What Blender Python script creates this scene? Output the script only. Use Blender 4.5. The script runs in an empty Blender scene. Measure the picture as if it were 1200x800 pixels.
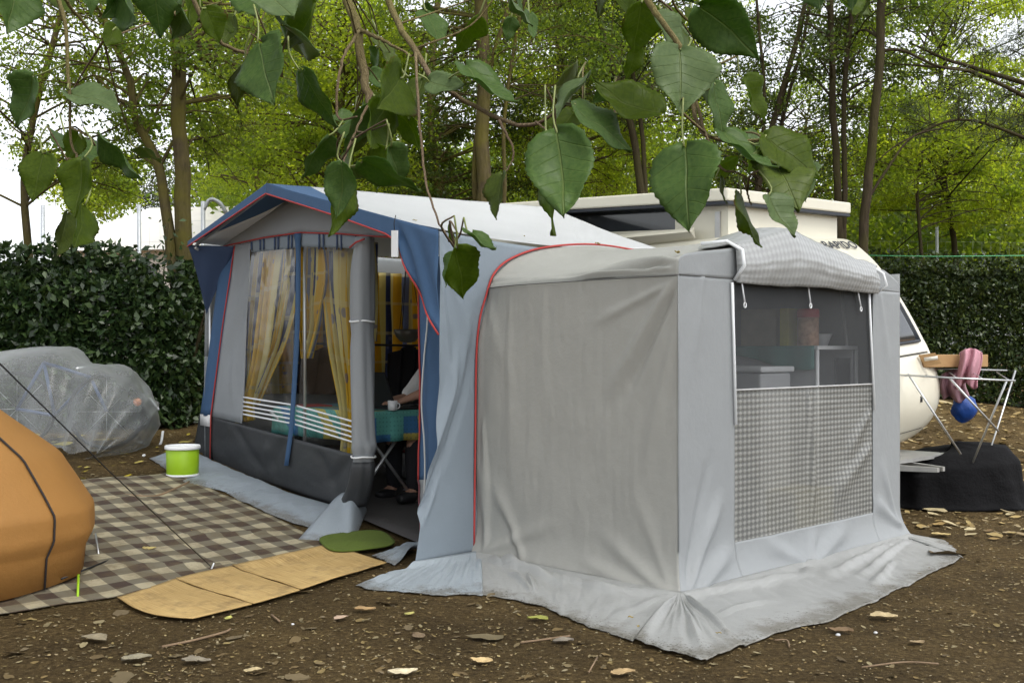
import bpy, math, random
import numpy as np
from mathutils import Vector, Matrix
random.seed(7); rng = np.random.default_rng(7)
SC = bpy.context.scene
COL = SC.collection
PI = math.pi

# ------------------------------------------------------------------ camera, sky, sun, exposure
CAMH = 1.35; F = 1266.0; HY = 411.0
cd = bpy.data.cameras.new('camera'); cam = bpy.data.objects.new('camera', cd); COL.objects.link(cam)
cam.location = (0, 0, CAMH); cam.rotation_euler = (PI/2, 0, 0)
cd.sensor_width = 36.0; cd.lens = 36.0*F/1200.0; cd.shift_y = (HY-400.0)/1200.0
cd.clip_start = 0.05; cd.clip_end = 2000.0
SC.camera = cam
w = bpy.data.worlds.new('World'); SC.world = w; w.use_nodes = True
wt = w.node_tree; bg = wt.nodes['Background']
SUN_EL, SUN_AZ = math.radians(58), math.radians(140)      # azimuth clockwise from +Y
sky = wt.nodes.new('ShaderNodeTexSky'); sky.sky_type = 'NISHITA'; sky.sun_disc = False
sky.sun_elevation = SUN_EL; sky.sun_rotation = SUN_AZ
sky.air_density = 1.0; sky.dust_density = 2.5; sky.ozone_density = 1.0
hsv = wt.nodes.new('ShaderNodeHueSaturation'); hsv.inputs['Saturation'].default_value = 0.18   # thin overcast
wt.links.new(sky.outputs[0], hsv.inputs['Color']); wt.links.new(hsv.outputs[0], bg.inputs['Color'])
bg.inputs['Strength'].default_value = 0.15
sl = bpy.data.lights.new('sun', 'SUN'); so = bpy.data.objects.new('sun', sl); COL.objects.link(so)
sl.energy = 0.8; sl.angle = math.radians(25); sl.color = (1.0, 0.95, 0.86)
sd = Vector((math.sin(SUN_AZ)*math.cos(SUN_EL), math.cos(SUN_AZ)*math.cos(SUN_EL), math.sin(SUN_EL)))
so.rotation_euler = (-sd).to_track_quat('-Z', 'Y').to_euler(); so.location = sd*30
SC.view_settings.view_transform = 'Standard'; SC.view_settings.look = 'None'
SC.view_settings.exposure = 1.25; SC.view_settings.gamma = 1.0

# ------------------------------------------------------------------ frames and measuring helpers
# the awning's front right corner is the origin of a ground frame: a = towards the caravan, b = along the awning front
CX, CY = -0.461, 6.867
U = np.array([0.716, 0.698]); V = np.array([-0.698, 0.716])
def W(a, b, z):
    a, b, z = np.broadcast_arrays(np.asarray(a, float), np.asarray(b, float), np.asarray(z, float))
    return np.stack([CX+a*U[0]+b*V[0], CY+a*U[1]+b*V[1], z], -1)
def ab(x, y):
    dx, dy = np.asarray(x)-CX, np.asarray(y)-CY
    return dx*U[0]+dy*U[1], dx*V[0]+dy*V[1]
def at(px, py, d): return np.array([(px-600)/F*d, d, CAMH+(HY-py)/F*d])
def onA(a, px, py):                                       # point of the plane a = const seen at a pixel: returns b, z
    r = (px-600)/F
    b = (CX+a*U[0]-r*(CY+a*U[1]))/(r*V[1]-V[0]); d = CY+a*U[1]+b*V[1]
    return b, CAMH+(HY-py)/F*d
def onB(b, px, py):
    r = (px-600)/F
    a = (r*(CY+b*V[1])-CX-b*V[0])/(U[0]-r*U[1]); d = CY+a*U[1]+b*V[1]
    return a, CAMH+(HY-py)/F*d
def sstep(x): x = np.clip(x, 0, 1); return x*x*(3-2*x)
def hashn(ix, iy, iz, s):
    n = (ix*374761393+iy*668265263+iz*2147483647+s*1274126177).astype(np.int64)
    n = (n ^ (n >> 13))*1274126177; n = n & 0x7fffffff
    n = (n ^ (n >> 16)) & 0xffffff
    return n/float(0xffffff)
def vn(x, y, z=0.0, s=0):
    x, y, z = np.broadcast_arrays(np.asarray(x, float), np.asarray(y, float), np.asarray(z, float))
    ix, iy, iz = [np.floor(q).astype(np.int64) for q in (x, y, z)]
    fx, fy, fz = x-ix, y-iy, z-iz
    fx, fy, fz = [q*q*(3-2*q) for q in (fx, fy, fz)]
    r = 0
    for i in (0, 1):
        for j in (0, 1):
            for k in (0, 1):
                r = r+hashn(ix+i, iy+j, iz+k, s)*(fx if i else 1-fx)*(fy if j else 1-fy)*(fz if k else 1-fz)
    return r*2-1
def fbm(x, y, z=0.0, o=4, s=0):
    r = 0; a = 1.0; t = 0
    for k in range(o): r = r+a*vn(x*2**k, y*2**k, np.asarray(z)*2**k, s+k*17); t += a; a *= .5
    return r/t
def gz0(x, y):
    a, b = ab(x, y)
    b = np.asarray(b, float)
    r = 0.142*3.2*np.clip((b-.55)/3.2, 0, 1)+0.04*np.clip(b-3.75, 0, 6)
    r = r-0.02*np.exp(-((b-.55)/.35)**2)*0
    return r
def gz(x, y):
    return gz0(x, y)+0.012*fbm(np.asarray(x)*1.6, np.asarray(y)*1.6, s=3)
def ghit(px, py):
    lo, hi = 1.0, 60.0
    f = lambda d: CAMH+(HY-py)/F*d-float(gz((px-600)/F*d, d))
    if f(hi) > 0: return np.array([(px-600)/F*hi, hi, float(gz((px-600)/F*hi, hi))])
    for _ in range(40):
        m = (lo+hi)/2
        if f(m) > 0: lo = m
        else: hi = m
    return np.array([(px-600)/F*lo, lo, CAMH+(HY-py)/F*lo])

# ------------------------------------------------------------------ materials
MATS = {}
def nodes(name):
    m = bpy.data.materials.new(name); m.use_nodes = True; t = m.node_tree
    return m, t, t.nodes['Principled BSDF'], t.nodes['Material Output']
def NN(t, k, **kw):
    n = t.nodes.new(k)
    for a, v in kw.items(): setattr(n, a, v)
    return n
def noise(t, scale, detail=4, rough=.6, vec=None, stretch=None):
    n = NN(t, 'ShaderNodeTexNoise'); n.inputs['Scale'].default_value = scale
    n.inputs['Detail'].default_value = detail; n.inputs['Roughness'].default_value = rough
    if vec is None: vec = NN(t, 'ShaderNodeTexCoord').outputs['Object']
    if stretch:
        mp = NN(t, 'ShaderNodeMapping'); mp.inputs['Scale'].default_value = stretch
        t.links.new(vec, mp.inputs['Vector']); vec = mp.outputs[0]
    t.links.new(vec, n.inputs['Vector']); return n
def ramp(t, fac, stops, interp='LINEAR'):
    r = NN(t, 'ShaderNodeValToRGB'); cr = r.color_ramp; cr.interpolation = interp
    while len(cr.elements) < len(stops): cr.elements.new(.5)
    for e, (p, c) in zip(cr.elements, stops): e.position = p; e.color = (*c, 1) if len(c) == 3 else c
    t.links.new(fac, r.inputs[0]); return r
def math_(t, op, a, b=None, c=None):
    n = NN(t, 'ShaderNodeMath', operation=op)
    for i, q in enumerate((a, b, c)):
        if q is None: continue
        if isinstance(q, (int, float)): n.inputs[i].default_value = q
        else: t.links.new(q, n.inputs[i])
    return n.outputs[0]
def mixc(t, fac, a, b, mode='MIX'):
    n = NN(t, 'ShaderNodeMix', data_type='RGBA', blend_type=mode)
    for s, q in ((n.inputs[0], fac), (n.inputs[6], a), (n.inputs[7], b)):
        if isinstance(q, (int, float)): s.default_value = q
        elif isinstance(q, tuple): s.default_value = (*q, 1)
        else: t.links.new(q, s)
    return n.outputs[2]
def bump(t, p, h, strength, dist=.01):
    b = NN(t, 'ShaderNodeBump'); b.inputs['Strength'].default_value = strength; b.inputs['Distance'].default_value = dist
    t.links.new(h, b.inputs['Height']); t.links.new(b.outputs[0], p.inputs['Normal']); return b
def plain(name, col, rough=.6, metal=0.0, var=.12, scale=9, bmp=.15, bscale=60, spec=.4):
    if name in MATS: return MATS[name]
    m, t, p, o = nodes(name)
    n = noise(t, scale)
    r = ramp(t, n.outputs['Fac'], [(.25, tuple(c*(1-var) for c in col)), (.75, tuple(min(1, c*(1+var)) for c in col))])
    t.links.new(r.outputs[0], p.inputs['Base Color'])
    p.inputs['Roughness'].default_value = rough; p.inputs['Metallic'].default_value = metal
    p.inputs['Specular IOR Level'].default_value = spec
    if bmp: bump(t, p, noise(t, bscale).outputs['Fac'], bmp, .004)
    MATS[name] = m; return m
def cloth(name, col, rough=.75, trans=.0, var=.06, weave=500, dirt=None, sheen=0, spec=.3, crumple=.25):
    """woven or coated fabric: slow tone drift, crumples and fine weave as relief, some light passing through"""
    if name in MATS: return MATS[name]
    m, t, p, o = nodes(name)
    n = noise(t, 2.2, 6)
    c = ramp(t, n.outputs['Fac'], [(.25, tuple(q*(1-var) for q in col)), (.8, tuple(min(1, q*(1+var)) for q in col))]).outputs[0]
    if dirt:
        uv = NN(t, 'ShaderNodeTexCoord'); sx = NN(t, 'ShaderNodeSeparateXYZ'); t.links.new(uv.outputs['UV'], sx.inputs[0])
        d = noise(t, 9, 8, .75); d2 = noise(t, 1.8, 3)
        f = math_(t, 'MULTIPLY', math_(t, 'ADD', d.outputs['Fac'], math_(t, 'MULTIPLY', d2.outputs['Fac'], .6)), math_(t, 'ADD', math_(t, 'MULTIPLY', math_(t, 'POWER', sx.outputs['Y'], 2.5), .62), .42))
        f = ramp(t, f, [(.60, (0, 0, 0)), (.80, (1, 1, 1))]).outputs[0]
        c = mixc(t, math_(t, 'MULTIPLY', f, .62), c, dirt)
        sk = noise(t, 75, 3, .6); sk2 = noise(t, 5, 3)
        f = math_(t, 'MULTIPLY', math_(t, 'ADD', sk.outputs['Fac'], math_(t, 'MULTIPLY', sk2.outputs['Fac'], .35)), math_(t, 'ADD', math_(t, 'MULTIPLY', math_(t, 'POWER', sx.outputs['Y'], 2), .34), .66))
        f = ramp(t, f, [(.72, (0, 0, 0)), (.77, (1, 1, 1))]).outputs[0]
        c = mixc(t, math_(t, 'MULTIPLY', f, .8), c, tuple(q*.5 for q in dirt))
    t.links.new(c, p.inputs['Base Color']); p.inputs['Roughness'].default_value = rough
    p.inputs['Specular IOR Level'].default_value = spec
    cr = noise(t, 11, 7, .68); wv = noise(t, weave, 2)
    h = math_(t, 'ADD', math_(t, 'MULTIPLY', cr.outputs['Fac'], crumple), math_(t, 'MULTIPLY', wv.outputs['Fac'], .05))
    b = bump(t, p, h, .6, .02)
    if trans:
        tr = NN(t, 'ShaderNodeBsdfTranslucent'); t.links.new(c, tr.inputs[0]); t.links.new(b.outputs[0], tr.inputs['Normal'])
        mx = NN(t, 'ShaderNodeMixShader'); mx.inputs[0].default_value = trans
        t.links.new(p.outputs[0], mx.inputs[1]); t.links.new(tr.outputs[0], mx.inputs[2]); t.links.new(mx.outputs[0], o.inputs[0])
    MATS[name] = m; return m
def leafmat(name, cols, trans=.45, rough=.5, tcol=None, spec=.3, patch=None):
    if name in MATS: return MATS[name]
    m, t, p, o = nodes(name)
    g = NN(t, 'ShaderNodeNewGeometry')
    k = len(cols)
    c = ramp(t, g.outputs['Random Per Island'], [(i/(k-1) if k > 1 else 0, q) for i, q in enumerate(cols)]).outputs[0]
    if patch:
        nz = noise(t, .55, 2); f = ramp(t, nz.outputs['Fac'], [(.42, (0, 0, 0)), (.6, (1, 1, 1))]).outputs[0]
        c = mixc(t, f, c, mixc(t, 1.0, c, patch, 'MULTIPLY'))
    t.links.new(c, p.inputs['Base Color']); p.inputs['Roughness'].default_value = rough
    p.inputs['Specular IOR Level'].default_value = spec
    tr = NN(t, 'ShaderNodeBsdfTranslucent')
    t.links.new(mixc(t, 1.0, c, tcol or (1.9, 1.8, .7), 'MULTIPLY'), tr.inputs[0])
    mx = NN(t, 'ShaderNodeMixShader'); mx.inputs[0].default_value = trans
    t.links.new(p.outputs[0], mx.inputs[1]); t.links.new(tr.outputs[0], mx.inputs[2]); t.links.new(mx.outputs[0], o.inputs[0])
    MATS[name] = m; return m

# ------------------------------------------------------------------ mesh builder
class MB:
    def __init__(s): s.v = []; s.f = []; s.uv = []; s.n = 0
    def add(s, verts, faces, uvs=None):
        b = s.n; verts = [tuple(map(float, q)) for q in verts]
        s.v += verts; s.n += len(verts); s.f += [tuple(i+b for i in f) for f in faces]
        s.uv += [tuple(q) for q in uvs] if uvs is not None else [(0.0, 0.0)]*len(verts)
        return s
    def grid(s, P, close=False, uv=None):
        P = np.asarray(P, float); n, m = P.shape[:2]
        ii, jj = np.meshgrid(np.arange(n), np.arange(m), indexing='ij')
        if uv is None: uv = np.stack([jj/(m-1), ii/(n-1)], -1)
        fs = []
        mm = m if close else m-1
        for i in range(n-1):
            for j in range(mm):
                k = (j+1) % m
                fs.append((i*m+j, i*m+k, (i+1)*m+k, (i+1)*m+j))
        return s.add(P.reshape(-1, 3), fs, np.asarray(uv).reshape(-1, 2))
    def tube(s, path, r, n=8, cap=True):
        path = [Vector(map(float, p)) for p in path]; k = len(path)
        rs = r if hasattr(r, '__len__') else [r]*k
        t0 = (path[1]-path[0]).normalized()
        up = Vector((0, 0, 1)) if abs(t0.z) < .9 else Vector((1, 0, 0))
        x = t0.cross(up).normalized(); vs = []
        for i, p in enumerate(path):
            t = (path[min(i+1, k-1)]-path[max(i-1, 0)]).normalized()
            x = (x-t*x.dot(t)).normalized(); y = t.cross(x)
            for j in range(n):
                an = 2*PI*j/n; vs.append(p+(x*math.cos(an)+y*math.sin(an))*rs[i])
        fs = [(i*n+j, i*n+(j+1) % n, (i+1)*n+(j+1) % n, (i+1)*n+j) for i in range(k-1) for j in range(n)]
        if cap: fs += [tuple(range(n-1, -1, -1)), tuple((k-1)*n+j for j in range(n))]
        uvs = [(j/n, i/(k-1)) for i in range(k) for j in range(n)]
        return s.add(vs, fs, uvs)
    def hexa(s, P):                                   # eight corners: bottom 4 ccw, top 4 ccw
        return s.add(P, [(3, 2, 1, 0), (4, 5, 6, 7), (0, 1, 5, 4), (1, 2, 6, 5), (2, 3, 7, 6), (3, 0, 4, 7)], [(0, 0), (1, 0), (1, 1), (0, 1)]*2)
    def boxab(s, a0, a1, b0, b1, z0, z1):
        q = [(a0, b0), (a1, b0), (a1, b1), (a0, b1)]
        return s.hexa([W(a, b, z0) for a, b in q]+[W(a, b, z1) for a, b in q])
    def box(s, c, sz, rz=0, tilt=None):
        M = Matrix.Rotation(rz, 3, 'Z')
        if tilt is not None: M = M @ tilt
        c = Vector(map(float, c)); h = [q/2 for q in sz]
        P = []
        for z in (-1, 1):
            for x, y in ((-1, -1), (1, -1), (1, 1), (-1, 1)):
                P.append(c+M @ Vector((x*h[0], y*h[1], z*h[2])))
        return s.hexa(P)
    def lathe(s, prof, c, n=32, axis=None):
        c = Vector(map(float, c)); vs = []
        Q = Matrix.Identity(3) if axis is None else Vector((0, 0, 1)).rotation_difference(Vector(axis)).to_matrix()
        for r, z in prof:
            for j in range(n): vs.append(c+Q @ Vector((r*math.cos(2*PI*j/n), r*math.sin(2*PI*j/n), z)))
        k = len(prof)
        fs = [(i*n+j, i*n+(j+1) % n, (i+1)*n+(j+1) % n, (i+1)*n+j) for i in range(k-1) for j in range(n)]
        return s.add(vs, fs, [(j/n, i/(k-1)) for i in range(k) for j in range(n)])
    def blob(s, c, r, n=12, m=8, f=None):
        vs = []
        for i in range(m+1):
            th = PI*i/m
            for j in range(n):
                ph = 2*PI*j/n; d = Vector((math.sin(th)*math.cos(ph), math.sin(th)*math.sin(ph), math.cos(th)))
                k = f(d) if f else 1
                vs.append((c[0]+d.x*r[0]*k, c[1]+d.y*r[1]*k, c[2]+d.z*r[2]*k))
        fs = [(i*n+j, (i+1)*n+j, (i+1)*n+(j+1) % n, i*n+(j+1) % n) for i in range(m) for j in range(n)]
        return s.add(vs, fs)
    def build(s, name, mat, parent=None, smooth=True, thick=0, off=0, sub=0, bevel=0):
        me = bpy.data.meshes.new(name)
        L = wloc(parent)
        me.from_pydata([(x-L[0], y-L[1], z-L[2]) for x, y, z in s.v], [], s.f)
        uvl = me.uv_layers.new(name='UVMap')
        li = np.empty(len(me.loops), np.int32); me.loops.foreach_get('vertex_index', li)
        uvl.data.foreach_set('uv', np.asarray(s.uv, np.float32)[li].ravel())
        if smooth: me.polygons.foreach_set('use_smooth', [True]*len(me.polygons))
        me.materials.append(mat)
        o = bpy.data.objects.new(name, me); COL.objects.link(o)
        if parent: o.parent = parent
        if thick:
            md = o.modifiers.new('thickness', 'SOLIDIFY'); md.thickness = thick; md.offset = off
        if bevel:
            md = o.modifiers.new('bevel', 'BEVEL'); md.width = bevel; md.segments = 2; md.limit_method = 'ANGLE'
        if sub:
            md = o.modifiers.new('sub', 'SUBSURF'); md.levels = sub; md.render_levels = sub
        return o
def wloc(p):
    L = Vector((0, 0, 0))
    while p is not None: L += p.location; p = p.parent
    return L
def fastmesh(name, verts, quads, mat, parent=None, smooth=False, uv=None):
    """big quad meshes straight from numpy arrays"""
    me = bpy.data.meshes.new(name); L = np.array(wloc(parent))
    v = np.asarray(verts, np.float32)-L.astype(np.float32); q = np.asarray(quads, np.int32)
    me.vertices.add(len(v)); me.vertices.foreach_set('co', v.ravel())
    me.loops.add(q.size); me.loops.foreach_set('vertex_index', q.ravel())
    me.polygons.add(len(q)); me.polygons.foreach_set('loop_start', np.arange(0, q.size, q.shape[1], dtype=np.int32))
    me.polygons.foreach_set('loop_total', np.full(len(q), q.shape[1], np.int32))
    if smooth: me.polygons.foreach_set('use_smooth', np.ones(len(q), bool))
    if uv is not None:
        ul = me.uv_layers.new(name='UVMap'); ul.data.foreach_set('uv', np.asarray(uv, np.float32)[q.ravel()].ravel())
    me.update(calc_edges=True)
    me.materials.append(mat)
    o = bpy.data.objects.new(name, me); COL.objects.link(o)
    if parent: o.parent = parent
    return o
def thing(name, label, cat, loc=(0, 0, 0), group=None):
    o = bpy.data.objects.new(name, None); COL.objects.link(o); o.location = Vector(map(float, loc)); o.empty_display_size = .2
    return tag(o, label, cat, group)
def tag(o, label, cat, group=None, kind=None):
    if label: o['label'] = label
    if cat: o['category'] = cat
    if group: o['group'] = group
    if kind: o['kind'] = kind
    return o
def rebase(o, loc):
    """put a single-mesh thing's origin at its base"""
    loc = Vector(map(float, loc)); o.data.transform(Matrix.Translation(-loc)); o.location = loc; return o
def lerp(a, b, t): return np.asarray(a)*(1-t)+np.asarray(b)*t
def poly(pts, n):
    """resample a polyline evenly to n points"""
    pts = np.asarray(pts, float); d = np.r_[0, np.cumsum(np.linalg.norm(np.diff(pts, axis=0), axis=1))]
    t = np.linspace(0, d[-1], n); return np.stack([np.interp(t, d, pts[:, k]) for k in range(pts.shape[1])], -1)
def smoothp(pts, n):
    """Catmull-Rom through points"""
    P = np.asarray(pts, float); P = np.vstack([2*P[0]-P[1], P, 2*P[-1]-P[-2]]); k = len(P)-3; out = []
    for t in np.linspace(0, k-1e-6, n):
        i = int(t); f = t-i; a, b, c, d = P[i:i+4]
        out.append(.5*((2*b)+(-a+c)*f+(2*a-5*b+4*c-d)*f*f+(-a+3*b-3*c+d)*f**3))
    return np.array(out)
def fold(x, y, segs):
    """sum of soft creases: segs = (x0, y0, x1, y1, width, height)"""
    r = 0
    for x0, y0, x1, y1, wd, h in segs:
        dx, dy = x1-x0, y1-y0; l = math.hypot(dx, dy)
        t = ((x-x0)*dx+(y-y0)*dy)/l/l; s = ((x-x0)*dy-(y-y0)*dx)/l
        env = sstep((t+.05)/.2)*sstep((1.05-t)/.45); wl = wd*(.35+.9*np.clip(t, 0, 1))
        r = r+h*env*np.exp(-(s/wl)**2)
    return r
# ------------------------------------------------------------------ ground
def soil():
    m, t, p, o = nodes('soil')
    n1 = noise(t, 1.1, 6, .65); n2 = noise(t, 34, 9, .82); n3 = noise(t, 120, 4, .7); n4 = noise(t, .5, 3)
    c = ramp(t, n2.outputs['Fac'], [(.30, (.040, .027, .012)), (.44, (.092, .064, .028)), (.54, (.155, .112, .052)), (.66, (.25, .19, .095))]).outputs[0]
    c2 = ramp(t, n1.outputs['Fac'], [(.35, (.62, .58, .52)), (.65, (1.25, 1.18, 1.05))]).outputs[0]
    c = mixc(t, 1.0, c, c2, 'MULTIPLY')
    sp = ramp(t, n3.outputs['Fac'], [(.66, (0, 0, 0)), (.74, (1, 1, 1))]).outputs[0]
    c = mixc(t, math_(t, 'MULTIPLY', sp, .5), c, (.32, .27, .15))
    t.links.new(c, p.inputs['Base Color']); p.inputs['Roughness'].default_value = .95; p.inputs['Specular IOR Level'].default_value = .15
    h = math_(t, 'ADD', n2.outputs['Fac'], math_(t, 'MULTIPLY', n3.outputs['Fac'], .5)); bump(t, p, h, 1.0, .045)
    return m
def axis(lo, hi, step, far, g=1.22):
    c = list(np.arange(lo, hi, step)); s = step; q = c[-1]
    while q < far: s *= g; q += s; c.append(q)
    s = step; q = c[0]; l = []
    while q > -far: s *= g; q -= s; l.append(q)
    return np.array(l[::-1]+c)
gxs = axis(-6, 6.5, .04, 400); gys = axis(3.0, 13.5, .04, 400)
GX, GY = np.meshgrid(gxs, gys, indexing='ij')
fade = np.exp(-np.clip(np.hypot(GX, GY-7)-9, 0, 99)/6)
GZ = gz0(GX, GY)+0.012*fbm(GX*1.6, GY*1.6, s=3)+fade*(.006*fbm(GX*9, GY*9, s=9)+.004*vn(GX*24, GY*24, s=5))
def under(x, y):                                       # keep the soil relief below the floor sheets
    a, b = ab(x, y)
    return ((a > .2) & (a < 3.1) & (b > -1.7) & (b < 3.6))
GZ = np.where(under(GX, GY), gz(GX, GY)-.03, GZ)
n, m_ = GX.shape
idx = np.arange(n*m_).reshape(n, m_)
Q = np.stack([idx[:-1, :-1], idx[1:, :-1], idx[1:, 1:], idx[:-1, 1:]], -1).reshape(-1, 4)
tag(fastmesh('ground', np.stack([GX, GY, GZ], -1).reshape(-1, 3), Q, soil(), smooth=True), 'brown trodden campsite soil', None, kind='structure')

# ------------------------------------------------------------------ fabrics
M_blue = cloth('blue_canvas', (.055, .115, .225), .7, trans=.06, var=.1, crumple=.35)
M_navy = cloth('navy_canvas', (.05, .08, .16), .75, trans=.04)
M_grey = cloth('grey_canvas', (.29, .31, .33), .7, trans=.08, crumple=.35)
M_bluegrey = cloth('blue_grey_canvas', (.24, .285, .33), .6, trans=.10, crumple=.35)
M_white = cloth('white_roof_vinyl', (.60, .615, .63), .5, trans=.15, crumple=.5, var=.05)
M_char = cloth('charcoal_vinyl', (.036, .039, .043), .5, trans=0, crumple=.5, spec=.4)
M_annexL = cloth('warm_grey_vinyl', (.375, .372, .345), .55, trans=.10, crumple=.35, var=.05)
M_annexF = cloth('silver_grey_vinyl', (.285, .30, .31), .45, trans=.06, crumple=.35, spec=.45)
M_flap = cloth('pale_mud_flap_vinyl', (.325, .33, .325), .45, trans=.0, crumple=.5, dirt=(.10, .085, .055), spec=.45)
M_flapg = cloth('grey_mud_flap_vinyl', (.27, .31, .35), .5, trans=0, crumple=.7, dirt=(.10, .085, .06), spec=.45)
M_red = cloth('red_piping', (.42, .05, .045), .6, var=.15)
M_steel = plain('steel_tube', (.55, .56, .57), .35, .8, bmp=0)
M_pole = plain('white_tube', (.8, .82, .84), .35, 0, var=.03, bmp=0)
M_black = plain('black_plastic', (.015, .015, .017), .5)

# ------------------------------------------------------------------ awning
AW = thing('awning', 'big blue and grey caravan awning with white roof, red piping and yellow curtained front windows', 'awning', W(0, 0, 0))
bP, zP = onA(0, 312, 215); bL, zL = onA(0, 220, 283); zR = onA(0, 513, 269)[1]
AF = .30
def redz(px):                                          # red seam over the front wall, image line
    return np.interp(px, [262, 275, 310, 352, 400, 430, 460], [289, 286, 278.5, 272.5, 274, 276.5, 278])
def roof_pt(s, t, side):
    """s from front to caravan, t from ridge to eave"""
    s = np.asarray(s, float); t = np.asarray(t, float)
    if side > 0: f1 = (0, 0, zR); r0 = (2.91, 1.80, 2.70); r1 = (2.22, 0, 2.15)
    else: f1 = (0, bL, zL); r0 = (2.91, 1.80, 2.70); r1 = (2.91, 3.42, 2.35)
    f0 = (0, bP, zP)
    P = [((1-s)*((1-t)*f0[k]+t*f1[k])+s*((1-t)*r0[k]+t*r1[k])) for k in range(3)]
    z = P[2]-.055*np.sin(PI*s)*np.sin(PI*np.clip(t, 0, 1))-.05*np.sin(PI*s)*t**2-.02*np.sin(PI*np.clip(t,0,1))
    z = z+.007*fbm(P[0]*2.2, P[1]*2.2, s=31)+.006*np.sin(s*26+t*3)*np.sin(PI*t)*.5
    return W(P[0], P[1]-(.0 if side > 0 else 0), z)
S_, T_ = np.meshgrid(np.linspace(0, 1, 60), np.linspace(0, 1, 40), indexing='ij')
for side in (1, -1):
    sb = .125*(1-T_)+.006
    MB().grid(roof_pt(sb*S_, T_, side)).build('roof_border', M_blue, AW, thick=.003)
    MB().grid(roof_pt(sb+(1-sb)*S_, T_, side)).build('roof_panel', M_white, AW, thick=.003)
# fascia and wing on the front plane
def colsheet(a, pxs, top, bot, rows=14, amp=.0, freq=0, seed=0):
    out = []
    for k in range(rows):
        r = k/(rows-1); row = []
        for px, yt, yb in zip(pxs, top, bot):
            b, z = onA(a, px, yt+(yb-yt)*r)
            row.append(W(a+amp*vn(px*.05, r*2, 0, seed)+(freq and amp*math.sin(px*freq)*r), b, z))
        out.append(row)
    return np.array(out)
pr = np.r_[np.linspace(312, 460, 20), np.linspace(463, 513.5, 14)]
top = np.interp(pr, [312, 513.5], [215.5, 269.5]); bot = np.interp(pr, [312, 400, 455, 462, 513.5], [227, 255, 275, 281, 392])
G = colsheet(-.012, pr, top, bot)
for i in range(G.shape[0]):                            # slanting pleats in the wing
    r = i/(G.shape[0]-1)
    for j, px in enumerate(pr):
        if px > 463:
            k = (px-463)/50; G[i, j, :2] -= U*(.018*math.sin((k*1.3-r*.9)*9)*min(1, r*2)*(1-.3*k))
MB().grid(G).build('front_wing', M_blue, AW, thick=.003)
MB().tube([G[-1, j]-np.r_[U*.004, 0] for j in range(len(pr))], .0065, 6).build('piping', M_red, AW)
pl = np.linspace(312, 220, 20)
topl = np.interp(pl, [220, 312], [283, 215.5]); botl = np.interp(pl, [220, 312], [289, 227])
G = colsheet(-.012, pl, topl, botl)
MB().grid(G).build('fascia', M_blue, AW, thick=.003)
MB().tube([G[-1, j]-np.r_[U*.004, 0] for j in range(len(pl))], .0065, 6).build('piping', M_red, AW)
# left wing: a triangle from the roof tip back to the front wall
tipb, tipz = onA(-.012, 220, 287); q1 = onA(AF, 275, 289); q2 = onA(AF, 241, 368)
p0, p1, p2 = W(-.012, tipb, tipz), W(AF, *q1), W(AF+.01, *q2)
G = np.array([[lerp(lerp(p0, p1, j/9), p2, i/9)+np.r_[U*.02*math.sin(j*.9+i*.3)*(1-i/9), 0] for j in range(10)] for i in range(10)])
MB().grid(G).build('front_wing', M_navy, AW, thick=.003)
# gable panel above the red seam
def quad(a, TL, TR, BR, BL, nu=14, nv=26, disp=None):
    c = [np.array(onA(a, *q)) for q in (TL, TR, BR, BL)]; out = np.zeros((nv, nu, 3))
    for i in range(nv):
        r = i/(nv-1)
        for j in range(nu):
            s = j/(nu-1); bz = (1-r)*((1-s)*c[0]+s*c[1])+r*((1-s)*c[3]+s*c[2])
            d = disp(s, r, bz) if disp else .006*vn(bz[0]*4, bz[1]*3, 0, 5)
            out[i, j] = W(a+d, bz[0], bz[1])
    return out
rows = []
gp = np.linspace(262, 470, 40)
for k in range(8):
    r = k/7; row = []
    for px in gp:
        b, zb = onA(AF, px, float(redz(min(px, 460))))
        tt = (bP-b)/bP if b < bP else (b-bP)/(bL-bP)
        zt = zP+(AF/2.9)*.1-((zP-zR) if b < bP else (zP-zL))*tt-.045
        row.append(W(AF+.004*vn(px*.06, k*.3), b, lerp(zb, max(zt, zb), r)))
    rows.append(row)
rows = np.array(rows)
MB().grid(rows).build('gable_panel', M_grey, AW, thick=.003)
MB().tube([rows[0, j]-np.r_[U*.006, 0] for j in range(40)], .0065, 6).build('piping', M_red, AW)
# front wall, left to right
MB().grid(quad(AF, (262, 290), (276, 288), (247, 487), (233, 487), disp=lambda s, r, q: .012*math.sin(s*5+q[1]*2))).build('corner_strip', M_blue, AW, thick=.003)
MB().grid(quad(AF, (233, 487), (247, 487), (247, 546), (224, 541), 8, 10)).build('corner_strip', M_char, AW, thick=.003)
MB().grid(quad(AF, (276, 287), (294, 284.5), (284, 496), (248, 488),
    disp=lambda s, r, q: fold(s, r, [(1, .25, .2, .75, .09, .02), (.9, .05, .1, .4, .06, .015), (.4, .5, .8, 1, .06, -.015)])+.005*vn(s*3, r*5))).build('wall_panel', M_grey, AW, thick=.003)
MB().tube([W(AF-.008, *onA(AF, x, y)) for x, y in ((276, 288), (262, 380), (248, 487), (247, 540))], .006, 6).build('piping', M_red, AW)
# header with hanging loops
hx = np.linspace(294, 426, 45)
MB().grid(colsheet(AF, hx, redz(hx)+1, np.interp(hx, [294, 346, 355, 426], [296, 290.5, 289, 291.5]), 5, .004, 0, 4)).build('window_header', M_bluegrey, AW, thick=.003)
for x in (294, 304, 308, 321, 325, 337, 341, 373, 378, 394, 399, 416):
    y0 = float(redz(x)); MB().grid(colsheet(AF-.008, [x, x+1.6], [y0+1]*2, [291.5+abs(x-350)*.03]*2, 3)).build('curtain_loop', M_navy, AW, thick=.002)
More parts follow.
